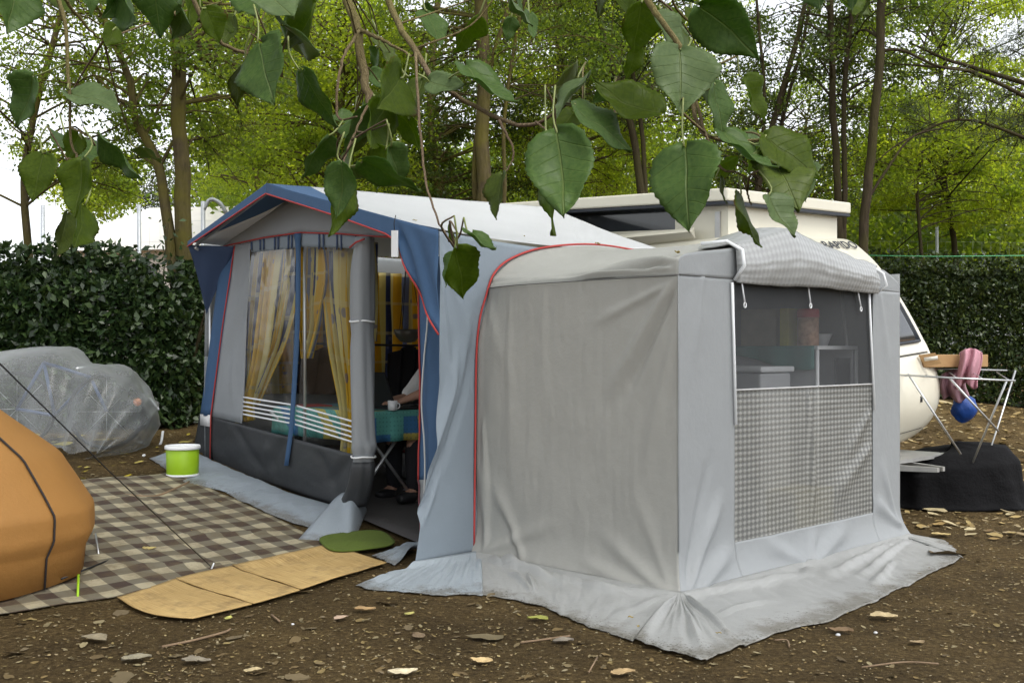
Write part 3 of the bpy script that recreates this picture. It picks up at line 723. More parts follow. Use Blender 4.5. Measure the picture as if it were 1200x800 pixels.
ruled(inner, outer, 'mud_flap', M_flap, AX, n=130, m=34, hump=.020, seed=51, hh=.04, folds=[(0, .03, .45, .25, .05, .045), (.95, .1, .45, .38, .04, .05), (.97, .15, .5, .62, .035, .04), (.42, .1, .5, .5, .03, .03), (.75, .5, .5, .85, .03, .03), (.02, .5, .25, .5, .05, .02)])
inner = [W(A1, BF, .04), W(A1, -1.2, .04)]
outer = [ghit(x, y) for x, y in ((1128, 655), (1108, 634), (1082, 630))]
ruled(inner, outer, 'mud_flap', M_flap, AX, n=40, m=14, hump=.03, seed=61)
# inner floor sheet of the awning
fl = np.array([[(lambda p: (p[0], p[1], gz0(p[0], p[1])+.004))(W(a, b, 0)) for a in np.linspace(.33, 2.97, 14)] for b in np.linspace(-.0, bW-.03, 30)])
tag(MB().grid(fl).build('groundsheet', cloth('dark_groundsheet', (.07, .066, .066), .8, crumple=.6), None, thick=.002), 'dark grey groundsheet inside the awning', 'groundsheet')
# ------------------------------------------------------------------ caravan
M_cream = plain('cream_caravan_paint', (.70, .67, .56), .35, var=.03, scale=3, bmp=.02, bscale=4)
M_seal = plain('black_rubber', (.02, .025, .035), .5)
M_glass = plain('dark_acrylic', (.03, .035, .04), .08, bmp=0, spec=.7)
M_alu = plain('grey_aluminium', (.45, .45, .44), .45, .6, bmp=.05)
CV = thing('caravan', 'cream folding caravan with raised pop-top roof and dark lettering on its rounded nose', 'caravan', W(4, 0, 0))
KA = 3.02; KB = 5.0; tl = lambda a, b: .05*(b)+.07*(a-3)   # ground tilt the caravan stands with
prof = [(4.3, .48), (4.3, 2.20), (.6, 2.28), (.0, 2.29), (-.14, 2.26), (-.27, 2.17), (-.46, 1.98), (-.68, 1.66), (-.88, 1.30), (-.985, 1.05), (-1.02, .88), (-1.0, .72), (-.90, .55), (-.70, .40), (-.45, .33), (.0, .30), (4.2, .30)]
pb = np.array(prof); nose = smoothp(pb[3:15], 50); full = np.vstack([pb[:3], nose, pb[15:]])
m = MB(); rows = []
for a, ins in ((KA, .05), (KA+.015, .02), (KA+.05, 0), (KA+.5, 0), (KA+1, 0), (KA+1.5, 0), (KB-.05, 0), (KB-.015, .02), (KB, .05)):
    cb, cz = 1.5, 1.3; bow = .035*math.sin(PI*(a-KA)/(KB-KA))
    rows.append([W(a, b+(ins if b < 1 else -ins)-(bow if b < 0 else 0), z+(-ins if z > 1.3 else ins)+tl(a, 0)) for b, z in full])
m.grid(np.array(rows), close=True)
k = len(full)
m.f.append(tuple(range(k-1, -1, -1))); m.f.append(tuple(range(8*k, 9*k)))
body = m.build('body', M_cream, CV)
def nosept(a, t, off=.0):
    """point on the nose skin; t runs 0..1 from roof line round to the floor"""
    p = nose[int(round(t*49))] if False else np.array([np.interp(t*49, range(50), nose[:, 0]), np.interp(t*49, range(50), nose[:, 1])])
    e = .01; q = np.array([np.interp((t+e)*49, range(50), nose[:, 0]), np.interp((t+e)*49, range(50), nose[:, 1])])
    d = (q-p)/np.linalg.norm(q-p); nb, nz = d[1], -d[0]
    bow = .035*math.sin(PI*(a-KA)/(KB-KA))
    return W(a, p[0]-bow+nb*off, p[1]+nz*off*1+tl(a, 0))
def t_at_z(z):
    k = int(np.argmin(abs(nose[:25, 1]-z))); return k/49
t0, t1 = t_at_z(1.97), t_at_z(1.33)
G = np.array([[nosept(a, t, .012) for a in np.linspace(3.35, 4.80, 20)] for t in np.linspace(t0, t1, 8)])
nw = MB().grid(G).build('front_window', M_glass, CV, thick=.01, off=-1)
ed = [nosept(a, t0-.004, .014) for a in np.linspace(3.33, 4.82, 10)]+[nosept(4.82, t, .014) for t in np.linspace(t0, t1, 8)]+[nosept(a, t1+.004, .014) for a in np.linspace(4.82, 3.33, 10)]+[nosept(3.33, t, .014) for t in np.linspace(t1, t0, 8)]
MB().tube(ed+[ed[0]], .014, 6).build('window_seal', M_seal, nw)
# gas locker lid on the nose
tA, tB = t_at_z(1.13)+.0, .80
tl_ = np.linspace(tA, tB, 22)
def lx(r): return 4.83-.10*max(0, (r-.75)/.25)**2
G = np.array([[nosept(lerp(3.2, lx(i/21), s), t, .016) for s in np.linspace(0, 1, 14)] for i, t in enumerate(tl_)])
lk = MB().grid(G).build('locker_lid', M_cream, CV, thick=.02, off=-1, bevel=.004)
ed = [nosept(a, tA-.004, .020) for a in np.linspace(3.2, 4.84, 10)]+[nosept(lx(i/21)+.012, t, .020) for i, t in enumerate(tl_)]+[nosept(a, tB+.006, .020) for a in np.linspace(4.73, 3.2, 10)]
MB().tube(ed, .010, 6).build('lid_gap', plain('painted_gap_shade', (.09, .085, .075), .8), lk)  # dark tube painted as the shade in the gap round the lid
p = nosept(4.45, .66, .03); MB().box(p, (.03, .03, .05)).build('lid_handle', M_black, lk)
# lettering on the nose top
fc = bpy.data.curves.new('lettering', 'FONT'); fc.body = 'RAPIDO'; fc.size = .145; fc.extrude = .002; fc.shear = .12; fc.offset = .001; fc.align_x = 'CENTER'; fc.space_character = 1.05
tmp = bpy.data.objects.new('tmp', fc); COL.objects.link(tmp)
dg = bpy.context.evaluated_depsgraph_get(); me = bpy.data.meshes.new_from_object(tmp.evaluated_get(dg)); bpy.data.objects.remove(tmp)
tA_, tB_ = t_at_z(2.24), t_at_z(2.05)
P0 = nosept(4.56, (tA_+tB_)/2, .012); X = Vector(nosept(4.35, .2)-nosept(4.25, .2)).normalized(); Y = Vector(nosept(4.25, tA_)-nosept(4.25, tB_)).normalized(); Z = X.cross(Y)
M4 = Matrix(((X.x*1.15, Y.x, Z.x, P0[0]), (X.y*1.15, Y.y, Z.y, P0[1]), (X.z*1.15, Y.z, Z.z, P0[2]), (0, 0, 0, 1)))
me.transform(M4); L = wloc(CV); me.transform(Matrix.Translation(-L)); me.materials.clear(); me.materials.append(M_seal)
lt = bpy.data.objects.new('lettering', me); COL.objects.link(lt); lt.parent = CV
# raised walls, openings and roof
RB0 = -.06
def rz(a, b): return 2.56+.035*(a-3)+.05*b
m = MB()
def wallq(a0, b0, a1, b1, z0, z1, m):
    P = []
    na, nb = (b1-b0), -(a1-a0); l = math.hypot(na, nb); na, nb = na/l*.02, nb/l*.02
    for da in (0, 1):
        P.append([(a0+na*da, b0+nb*da), (a1+na*da, b1+nb*da)])
    q = [P[0][0], P[0][1], P[1][1], P[1][0]]
    f = lambda z, a, b: z if z < 2.35 else rz(a, b)+z-2.56
    m.hexa([W(a, b, f(z0, a, b)) for a, b in q]+[W(a, b, f(z1, a, b)) for a, b in q])
wallq(KA+.12, RB0+.05, KB-.06, RB0+.05, 2.2, 2.56, m)
for b0, b1 in ((RB0+.05, .52), (2.3, 2.5), (4.0, 4.2)): wallq(KA+.12, b0, KA+.12, b1, 2.2, 2.56, m)
wallq(KA+.12, .52, KA+.12, 2.3, 2.2, 2.377, m); wallq(KA+.12, 2.5, KA+.12, 4.0, 2.2, 2.377, m)
wallq(KB-.06, RB0+.05, KB-.06, 4.2, 2.2, 2.56, m); wallq(KA+.12, 4.2, KB-.06, 4.2, 2.2, 2.56, m)
m.build('raised_wall', M_cream, CV, smooth=False)
for b0, b1 in ((.52, 2.3), (2.5, 4.0)):
    q = MB(); wallq(KA+.15, b0, KA+.15, b1, 2.38, 2.56, q); q.build('roof_window', M_glass, CV, smooth=False)
# hinged side flap leaning below the roof
MB().hexa([W(KA+.02, .25, 2.32), W(KA+.05, .25, 2.30), W(KA+.05, 1.55, 2.30), W(KA+.02, 1.55, 2.32), W(KA-.02, .25, 2.36), W(KA+.03, .25, 2.40), W(KA+.03, 1.75, 2.40), W(KA-.02, 1.75, 2.36)]).build('hinged_flap', M_cream, CV, smooth=False, bevel=.006)
def slab(z0, z1, o, mat, nm, bev):
    q = [(KA-o, RB0-o*.6-.05), (KB+o, RB0-o*.6-.05), (KB+o, 4.3), (KA-o, 4.3)]
    MB().hexa([W(a, b, rz(a, b)+z0) for a, b in q]+[W(a, b, rz(a, b)+z1) for a, b in q]).build(nm, mat, CV, bevel=bev, smooth=False)
slab(0, .028, .02, M_seal, 'roof_seal', .004); slab(.030, .135, .03, M_cream, 'roof', .015)
for b, z in ((.04, 2.45),):
    MB().boxab(KA+.1, KA+.13, b, b+.05, 2.28, 2.52).build('corner_bracket', M_alu, CV, smooth=False)
# chassis and drawbar
m = MB()
for a0, a1 in ((3.4, 3.95), (4.6, 4.05)):
    m.hexa([W(a0, .3, .36), W(a0+.04, .3, .36), W(a1+.04, -1.45, .385), W(a1, -1.45, .385), W(a0, .3, .46), W(a0+.04, .3, .46), W(a1+.04, -1.45, .42), W(a1, -1.45, .42)])
m.build('drawbar', M_alu, CV, smooth=False)
MB().boxab(3.1, 4.9, -.62, -.5, .3, .42).build('bumper_beam', M_alu, CV, smooth=False)
MB().boxab(3.15, 4.85, -1.15, -.5, .43, .46).build('drawbar_step', M_alu, CV, smooth=False)
for a in (3.0, 4.9):
    wh = MB().lathe([(0, -.08), (.30, -.08), (.32, -.05), (.32, .05), (.30, .08), (0, .08)], W(a+.05, 2.1, .32+.1), 32, (U[0], U[1], 0)).build('wheel', M_black, CV)
    MB().lathe([(0, -.09), (.18, -.09), (.18, .09), (0, .09)], W(a+.05, 2.1, .32+.1), 24, (U[0], U[1], 0)).build('rim', M_alu, wh)

# ------------------------------------------------------------------ inside the awning
M_tcl = None
def tableclothmat():
    m, t, p, o = nodes('patchwork_tablecloth')
    uv = NN(t, 'ShaderNodeTexCoord'); sx = NN(t, 'ShaderNodeSeparateXYZ'); t.links.new(uv.outputs['UV'], sx.inputs[0])
    v = NN(t, 'ShaderNodeTexWhiteNoise'); v.noise_dimensions = '2D'
    mp = NN(t, 'ShaderNodeVectorMath', operation='FLOOR'); sc = NN(t, 'ShaderNodeVectorMath', operation='SCALE'); sc.inputs['Scale'].default_value = 7.5
    t.links.new(uv.outputs['UV'], sc.inputs[0]); t.links.new(sc.outputs[0], mp.inputs[0]); t.links.new(mp.outputs[0], v.inputs['Vector'])
    c = ramp(t, v.outputs['Value'], [(0, (.10, .34, .30)), (.45, (.13, .38, .33)), (.5, (.05, .17, .36)), (.65, (.12, .40, .36)), (.85, (.50, .42, .10)), (.93, (.45, .25, .08))], 'CONSTANT').outputs[0]
    sc2 = NN(t, 'ShaderNodeVectorMath', operation='SCALE'); sc2.inputs['Scale'].default_value = 30
    t.links.new(uv.outputs['UV'], sc2.inputs[0]); vo = NN(t, 'ShaderNodeTexVoronoi'); vo.inputs['Scale'].default_value = 1; vo.inputs['Randomness'].default_value = .2
    t.links.new(sc2.outputs[0], vo.inputs['Vector']); f = ramp(t, vo.outputs['Distance'], [(.2, (1, 1, 1)), (.26, (0, 0, 0))]).outputs[0]
    c = mixc(t, math_(t, 'MULTIPLY', f, .5), c, (.04, .13, .14))
    t.links.new(c, p.inputs['Base Color']); p.inputs['Roughness'].default_value = .5; return m
ta0, ta1, tb0, tb1 = .50, 1.25, 1.42, 2.75
tg0 = gb(.9, 1.6); TZ = tg0+.735
tab = thing('camping_table', 'folding camping table on crossed steel legs standing in the awning doorway', 'table', W(.87, 2.1, tg0))
MB().boxab(ta0, ta1, tb0, tb1, TZ-.03, TZ-.003).build('tabletop', plain('grey_board', (.4, .4, .38)), tab, smooth=False)
for b in (tb0+.05, tb1-.08):
    gl_ = gb(.9, b)+.015
    for i, (x0, x1) in enumerate(((.36, .98), (1.02, .42))):
        MB().tube([W(x0, b+.02*i, gl_), W(x1, b+.02*i, TZ-.035)], .014, 8).build('leg', M_steel, tab)
m = MB(); bz = np.linspace(0, 1, 26); loop = []
NX = 30
# cloth: top then four hanging sides in one closed skirt
per = [(a, tb0) for a in np.linspace(ta0, ta1, 22)]+[(ta1, b) for b in np.linspace(tb0, tb1, 30)][1:]+[(a, tb1) for a in np.linspace(ta1, ta0, 22)][1:]+[(ta0, b) for b in np.linspace(tb1, tb0, 30)][1:-1]
rows = []; uvs = []
ca, cb = (ta0+ta1)/2, (tb0+tb1)/2
for lvl, (k, dz) in enumerate(((.02, 0), (.5, 0), (.97, 0), (1.0, -.004), (1.01, -.03), (1.015, -.10), (1.02, -.17), (1.022, -.235))):
    r = []; u = []
    for i, (a, b) in enumerate(per):
        wv = .012*math.sin(i*1.1)*(-dz*5)
        r.append(W(ca+(a-ca)*k+(a-ca)*wv*2, cb+(b-cb)*k+(b-cb)*wv*2, TZ+dz)); u.append(((a+b*.35 if True else 0)*(min(k, 1)), b*min(k, 1)-dz+a*0))
    rows.append(r); uvs.append(u)
tcl = MB().grid(np.array(rows), close=True, uv=np.array(uvs)).build('tablecloth', tableclothmat(), None, thick=.002)
tag(tcl, 'turquoise tablecloth with blue and yellow patches on the camping table', 'tablecloth'); rebase(tcl, W(ca, cb, TZ))
lp = thing('laptop', 'black open laptop seen from behind on the turquoise tablecloth', 'laptop', W(.72, 1.72, TZ))
MB().boxab(.79, 1.02, 1.44, 1.76, TZ+.003, TZ+.022).build('keyboard_base', M_black, lp, smooth=False)
MB().hexa([W(.77, 1.44, TZ+.02), W(.785, 1.44, TZ+.02), W(.785, 1.76, TZ+.02), W(.77, 1.76, TZ+.02), W(.66, 1.44, TZ+.30), W(.675, 1.44, TZ+.30), W(.675, 1.76, TZ+.30), W(.66, 1.76, TZ+.30)]).build('screen', M_black, lp, smooth=False)
mug = thing('mug', 'small white mug in front of the laptop near the table edge', 'mug', W(.74, 1.43, TZ+.004))
MB().lathe([(.03, 0), (.036, .0), (.038, .075), (.034, .075), (.031, .01), (0, .01)], W(.74, 1.43, TZ+.004), 20).build('cup', M_pole, mug)
MB().tube([W(.74, 1.43, TZ+.04)+np.array([.036+.02*math.sin(t), 0, .022*math.cos(t)]) for t in np.linspace(0, PI, 9)], .004, 6).build('handle', M_pole, mug)
tag(rebase(MB().hexa([W(.95+x, 1.47+y, TZ+z) for z in (.003, .035) for x, y in ((0, 0), (.2, 0), (.2, .1), (0, .1))]).build('black_case', M_black, None, smooth=False, bevel=.006), W(1.05, 1.52, TZ)), 'flat black case on the tablecloth beside the white mug', 'case')
# red and white magazine on the far part of the table, seen through the right window
tag(rebase(MB().hexa([W(a, b, z) for z in (TZ+.003, TZ+.012) for a, b in ((.55, 2.35), (.78, 2.30), (.84, 2.6), (.6, 2.65))]).build('magazine', plain('red_print', (.35, .06, .06), .4, var=.6, scale=14), None, smooth=False), W(.7, 2.5, TZ)), 'red printed magazine lying at the far end of the tablecloth', 'magazine')
# hanging clothes rail inside, black jacket, dark pan
rl = thing('hanging_rail', 'thin dark rail slung across the inside of the awning', 'rail', W(1.7, 2.2, 1.5))
MB().tube([W(1.0, 3.2, 1.42), W(1.95, 2.72, 1.40), W(2.75, 2.3, 1.42)], .012, 6).build('rail_tube', M_black, rl)
for a, b in ((1.0, 3.2), (2.75, 2.3)): MB().tube([W(a, b, 1.42), W(a, b, 2.3)], .004, 4).build('hanging_cord', M_black, rl)
def hangcloth(a, b, wd, ztop, zbot, mat, name, lab, cat, ns=6):
    out = np.array([[W(a+(s-.5)*wd*.6, b-(s-.5)*wd+.03*math.sin(s*20+r*2), lerp(ztop, zbot, r)-.04*abs(s-.5)*(1-r)*4) for s in np.linspace(0, 1, 28)] for r in np.linspace(0, 1, 16)])
    o = MB().grid(out).build(name, mat, None, thick=.02); tag(o, lab, cat); return rebase(o, W(a, b, zbot))
hangcloth(1.95, 2.72, .36, 1.40, .80, cloth('black_cloth', (.012, .012, .014), .9), 'black_jacket', 'black jacket hanging from the dark rail inside the awning', 'jacket')
hangcloth(1.30, 3.05, .55, 1.40, .95, cloth('brown_cloth', (.10, .07, .055), .9), 'brown_towel', 'dull brown towel over the rail behind the right awning window', 'towel')
bw = thing('hanging_bowl', 'dark metal bowl with a paler rim hanging above the seated person', 'bowl', W(1.22, 1.84, 1.42))
c0 = W(1.22, 1.84, 1.47)
MB().lathe([(.01, -.05), (.06, -.045), (.10, .0), (.12, .06), (.114, .06), (.09, .005), (.06, -.035), (0, -.04)], c0, 28).build('bowl_shell', plain('dull_dark_metal', (.12, .115, .10), .4, .5), bw)
for k in range(3): MB().tube([c0+np.array([.116*math.cos(k*2.1), .116*math.sin(k*2.1), .06]), c0+np.array([0, 0, .75])], .003, 4).build('hanging_cord', M_black, bw)
# seated person: one skinned body, clothes and hair as children
def skin(name, pts, edges, mat, par, root=0, sub=2):
    me = bpy.data.meshes.new(name); L = wloc(par)
    me.from_pydata([tuple(Vector(map(float, p[0]))-L) for p in pts], edges, []); o = bpy.data.objects.new(name, me); COL.objects.link(o)
    if par: o.parent = par
    me.materials.append(mat)
    sk = o.modifiers.new('skin', 'SKIN'); sk.use_smooth_shade = True
    for i, p in enumerate(pts):
        r = p[1]; me.skin_vertices[0].data[i].radius = (r, r) if not hasattr(r, '__len__') else r
        me.skin_vertices[0].data[i].use_root = (i == root)
    sb = o.modifiers.new('sub', 'SUBSURF'); sb.levels = sub; sb.render_levels = sub
    return o
HZ = gb(1.5, 1.55)
def H(a, b, z): return W(a-.20, b, HZ+z)
per_ = thing('person', 'person in a white shirt seated at the camping table, one forearm reaching to the laptop', 'person', H(1.62, 1.60, 0))
M_skin = plain('skin', (.42, .24, .17), .55, var=.05, bmp=.03)
P_ = [(H(1.62, 1.60, .52), (.15, .12)), (H(1.60, 1.60, .72), (.14, .11)), (H(1.56, 1.60, .95), (.16, .12)), (H(1.53, 1.60, 1.04), (.09, .08)), (H(1.51, 1.60, 1.12), (.055, .055)), (H(1.50, 1.60, 1.19), (.06, .06)),
      (H(1.54, 1.43, 1.04), .062), (H(1.30, 1.36, .90), .048), (H(1.16, 1.40, .86), .038), (H(1.06, 1.46, .815), .026), (H(1.01, 1.50, .80), (.036, .016)),
      (H(1.54, 1.77, 1.02), .062), (H(1.44, 1.84, .82), .048), (H(1.20, 1.82, .79), .036), (H(1.05, 1.78, .785), .026), (H(.98, 1.77, .775), (.036, .016)),
      (H(1.58, 1.50, .50), .10), (H(1.18, 1.48, .50), .072), (H(1.20, 1.48, .10), .045), (H(1.08, 1.47, .045), .035),
      (H(1.58, 1.70, .50), .10), (H(1.18, 1.74, .50), .072), (H(1.20, 1.74, .10), .045), (H(1.08, 1.75, .045), .035)]
E_ = [(0, 1), (1, 2), (2, 3), (3, 4), (4, 5), (2, 6), (6, 7), (7, 8), (8, 9), (9, 10), (2, 11), (11, 12), (12, 13), (13, 14), (14, 15), (0, 16), (16, 17), (17, 18), (18, 19), (0, 20), (20, 21), (21, 22), (22, 23)]
for hb, i in ((10, 1), (15, -1)):
    for f in range(4):                                 # four fingers each side and a thumb
        base = np.array(P_[hb][0]); o_ = V*(f-1.5)*.019
        k = len(P_); ln = (.045, .052, .048, .036)[f]
        P_.append((base-np.r_[U*.035, 0]+np.r_[o_, .002], .009)); P_.append((base-np.r_[U*(.035+ln), 0]+np.r_[o_, .004], .0085)); P_.append((base-np.r_[U*(.035+ln*1.6), 0]+np.r_[o_, -.012], .0075))
        E_ += [(hb, k), (k, k+1), (k+1, k+2)]
    k = len(P_); base = np.array(P_[hb][0])
    P_.append((base+np.r_[V*.035*i-U*.01, -.002], .011)); P_.append((base+np.r_[V*.05*i-U*.045, -.006], .009)); E_ += [(hb, k), (k, k+1)]
skin('body', P_, E_, M_skin, per_)
hc = H(1.48, 1.60, 1.28); fx = np.r_[-U, 0]
def headf(d):
    f = d.x*fx[0]+d.y*fx[1]; k = 1.0
    k += .20*math.exp(-((d.z+.10)/.14)**2)*max(0, f)**24          # nose
    k += .05*math.exp(-((d.z+.85)/.2)**2)*max(0, f)               # chin
    k -= .05*math.exp(-((d.z-.08)/.1)**2)*math.exp(-((abs(d.x*V[0]+d.y*V[1])-.38)/.14)**2)*max(0, f)
    return k
hd = MB().blob(hc, (.085, .085, .12), 40, 30, headf).build('head', M_skin, per_)
for s in (-1, 1):
    MB().blob(hc+np.r_[V*.086*s+U*.01, -.005], (.018, .018, .03), 8, 8).build('ear', M_skin, per_)
    MB().blob(hc+fx*.076+np.r_[V*.031*s, .012], (.012, .012, .008), 8, 8).build('eye', plain('eye', (.7, .7, .7), .2, bmp=0), per_)
MB().tube([hc+fx*(.082-.01*abs(t))+np.r_[V*t*.025, -.058] for t in (-1, -.5, 0, .5, 1)], .005, 6).build('mouth', plain('lips', (.35, .13, .11), .5, bmp=0), per_)
MB().blob(hc+np.array([U[0]*.015, U[1]*.015, .02]), (.096, .096, .118), 30, 20, lambda d: .6 if (d.x*fx[0]+d.y*fx[1] > .35 and d.z < .55) or d.z < -.5 else 1+.03*math.sin(d.x*30+d.y*25)).build('hair', plain('dark_hair', (.03, .02, .014), .6, bmp=.5), per_)
M_shirt = cloth('white_cotton', (.68, .68, .67), .85, crumple=.7)
S_ = [(H(1.62, 1.60, .50), (.175, .145)), (H(1.60, 1.60, .72), (.16, .13)), (H(1.56, 1.60, .93), (.18, .135)), (H(1.53, 1.60, 1.035), (.10, .095)), (H(1.54, 1.43, 1.035), .085), (H(1.34, 1.37, .93), .085), (H(1.20, 1.39, .875), .082), (H(1.54, 1.77, 1.015), .082), (H(1.46, 1.83, .86), .075), (H(1.38, 1.835, .81), .074)]
skin('shirt', S_, [(0, 1), (1, 2), (2, 3), (2, 4), (4, 5), (5, 6), (2, 7), (7, 8), (8, 9)], M_shirt, per_)
skin('trousers', [(H(1.62, 1.60, .50), (.165, .13)), (H(1.56, 1.50, .50), .115), (H(1.19, 1.48, .50), .088), (H(1.20, 1.48, .07), .065), (H(1.56, 1.70, .50), .115), (H(1.19, 1.74, .50), .088), (H(1.20, 1.74, .07), .065)], [(0, 1), (1, 2), (2, 3), (0, 4), (4, 5), (5, 6)], cloth('dark_cotton', (.02, .02, .024), .9), per_)
for b_ in (1.475, 1.745): skin('shoe', [(H(1.22, b_, .055), (.058, .058)), (H(1.12, b_, .05), (.06, .052)), (H(1.02, b_, .04), (.048, .038))], [(0, 1), (1, 2)], M_black, per_)
ch = thing('camping_chair', 'folding camping chair under the seated person', 'chair', H(1.62, 1.60, 0))
MB().boxab(1.16, 1.64, 1.36, 1.84, HZ+.36, HZ+.385).build('seat', cloth('dark_red_canvas', (.16, .02, .03), .85), ch, smooth=False)
MB().grid(np.array([[W(1.64+.10*r+.02*math.sin(PI*s), lerp(1.36, 1.84, s), HZ+lerp(.5, .95, r)) for s in np.linspace(0, 1, 8)] for r in np.linspace(0, 1, 6)])).build('backrest', MATS['dark_red_canvas'], ch, thick=.01)
for b in (1.35, 1.85):
    MB().tube([W(1.16, b, HZ+.02), W(1.63, b, HZ+.40), W(1.75, b, HZ+.97)], .011, 6).build('back_frame', M_steel, ch)
    MB().tube([W(1.66, b, HZ+.02), W(1.16, b, HZ+.38)], .011, 6).build('leg', M_steel, ch)
# clutter under the table: silver bag and dark box
o = MB().blob(W(1.5, 2.2, gb(1.5, 2.2)+.12), (.2, .14, .12), 20, 14, lambda d: 1+.12*float(vn(d.x*4, d.y*4, d.z*4, 3))).build('plastic_bag', cloth('pale_plastic_bag', (.4, .41, .42), .35, crumple=1.4), None)
tag(rebase(o, W(1.5, 2.2, gb(1.5, 2.2))), 'crumpled pale plastic bag on the groundsheet beneath the table', 'bag')
m = MB().boxab(1.6, 2.1, 2.5, 2.9, gb(1.8, 2.7), gb(1.8, 2.7)+.3).build('storage_box', plain('brown_box', (.09, .075, .06)), None, smooth=False, bevel=.01)
tag(rebase(m, W(1.85, 2.7, gb(1.8, 2.7))), 'dark brown storage box standing behind the camping table', 'box')

# ------------------------------------------------------------------ inside the annex
cb_ = thing('cupboard', 'tall white camping cupboard with open side shelf, behind the annex mesh window', 'cupboard', W(2.6, -1.0, 0))
M_cup = plain('pale_grey_panel', (.50, .51, .53), .5, var=.04, bmp=0)
ca0, ca1, cb0, cb1, cz1 = 2.26, 2.78, -1.36, -.45, 1.36
MB().boxab(ca0-.02, ca1+.02, cb0-.02, cb1+.02, cz1, cz1+.025).build('top', M_pole, cb_, smooth=False)
MB().boxab(ca0, ca0+.015, cb0, cb1, .05, cz1-.002).build('door', M_cup, cb_, smooth=False)
MB().boxab(ca1-.015, ca1, cb0, cb1, .05, cz1-.002).build('back_panel', M_cup, cb_, smooth=False)
for z in (.06, .72, .99): MB().boxab(ca0+.017, ca1-.017, cb0+.01, cb1-.01, z, z+.015).build('shelf', M_cup, cb_, smooth=False)
for a, b in ((ca0-.012, cb0-.012), (ca1+.012, cb0-.012), (ca0-.012, cb1+.012), (ca1+.012, cb1+.012)): MB().tube([W(a, b, 0), W(a, b, cz1-.002)], .014, 8).build('upright', M_pole, cb_)
MB().grid(np.array([[W(lerp(ca0, ca1, s)*1.0, cb0+.02+.0*r, lerp(1.30, .99, r)-.02*math.sin(s*9)*r) for s in np.linspace(.55, 1, 6)] for r in np.linspace(0, 1, 6)])).build('hanging_shelf_cloth', cloth('dark_cloth_grey', (.06, .06, .065)), cb_, thick=.003)
tag(rebase(MB().grid(np.array([[W(ca0-.03-.01*math.sin(s*22), lerp(cb0, cb1, s), cz1+.026-.001-r*.17*(.7+.3*math.sin(s*5+1))) for s in np.linspace(0, 1, 30)] for r in np.linspace(0, 1, 8)])).build('teal_cloth', cloth('teal_cloth', (.10, .24, .22)), None, thick=.003), W(ca0, -1, cz1)), 'teal cloth hanging over the front edge of the cupboard', 'cloth')
fz = thing('cool_box', 'white cool box standing in front of the cupboard behind the studded panel', 'cool box', W(1.95, -1.0, 0))
MB().boxab(1.78, 2.16, -1.22, -.62, .0, 1.20).build('box_body', M_cup, fz, smooth=False, bevel=.015)
MB().boxab(1.76, 2.18, -1.24, -.60, 1.205, 1.245).build('lid', M_pole, fz, smooth=False, bevel=.012)
def ontop(name, lab, cat, a, b, sz, mat, parts=None):
    z = cz1+.026; o = MB().boxab(a-sz[0]/2, a+sz[0]/2, b-sz[1]/2, b+sz[1]/2, z, z+sz[2]).build(name, mat, None, smooth=False, bevel=.004)
    tag(o, lab, cat); return rebase(o, W(a, b, z))
ontop('carton', 'beige carton, leftmost of the things on top of the annex cupboard', 'carton', 2.50, -.80, (.2, .30, .27), plain('beige_card', (.40, .37, .30)))
ontop('yellow_box', 'slim yellow box between the beige carton and the red topped tin', 'box', 2.44, -1.04, (.16, .07, .27), plain('yellow_card', (.50, .48, .12)))
tn = thing('tin', 'patterned cream tin with a bright red lid on top of the annex cupboard', 'tin', W(2.42, -1.20, cz1+.026))
MB().lathe([(0, 0), (.075, 0), (.075, .20), (0, .20)], W(2.42, -1.20, cz1+.027), 24).build('tin_body', plain('cream_red_print', (.55, .34, .22), .4, var=.55, scale=13, bmp=0), tn)
MB().lathe([(0, .201), (.078, .201), (.078, .25), (.07, .262), (0, .262)], W(2.42, -1.20, cz1+.027), 24).build('lid', plain('red_lid', (.55, .05, .06), .4, bmp=0), tn)
bo = MB().lathe([(.035, 0), (.04, .0), (.075, .085), (.072, .087), (.035, .01), (0, .01)], W(2.68, -1.16, cz1+.027), 24).build('white_bowl', M_pole, None)
tag(rebase(bo, W(2.68, -1.16, cz1+.027)), 'white bowl right of the red lidded tin on the cupboard', 'bowl')
for x0, y0, x1, y1, lab in ((1001, 335, 1022, 520, 'slanting grey annex pole, the right one of two behind the mesh window'), (985, 335, 992, 400, 'thinner annex pole left of the slanting one behind the mesh window')):
    a, z = onB(-1.3, x0, y0); a2, z2_ = onB(-1.3, x1, y1)
    o = MB().tube([W(a, -1.3, z), W(a2+(a2-a)*z2_/(z-z2_), -1.3, 0.0)], .011, 8).build('tent_pole', M_steel, None); tag(o, lab, 'tent pole'); rebase(o, W(a2, -1.3, 0))
o = MB().tube([W(.86+.09, -1.5, 1.1), W(.97, -1.5, .7), W(.95, -1.5, .35), W(.99, -1.5, .25), W(1.0, -1.5, .02)], .012, 6).build('pale_cord', plain('cream_cord', (.55, .50, .34)), None)
tag(rebase(o, W(1, -1.5, 0)), 'cream cord hanging behind the left end of the studded panel', 'cord')
for k, (a, b, c_, lab) in enumerate(((1.35, -1.25, (.10, .11, .13), 'dark plastic crate, left one of the pair behind the studded panel'), (2.1, -1.4, (.38, .33, .16), 'yellowish plastic crate, right one of the pair behind the studded panel'))):
    q = MB().boxab(a-.25, a+.25, b-.05, b+.3, 0.01, .42+.2*(1-k)).build('crate', plain('crate_plastic_%s' % 'ab'[k], c_), None, smooth=False, bevel=.02)
    tag(q, lab, 'crate'); rebase(q, W(a, b, 0))

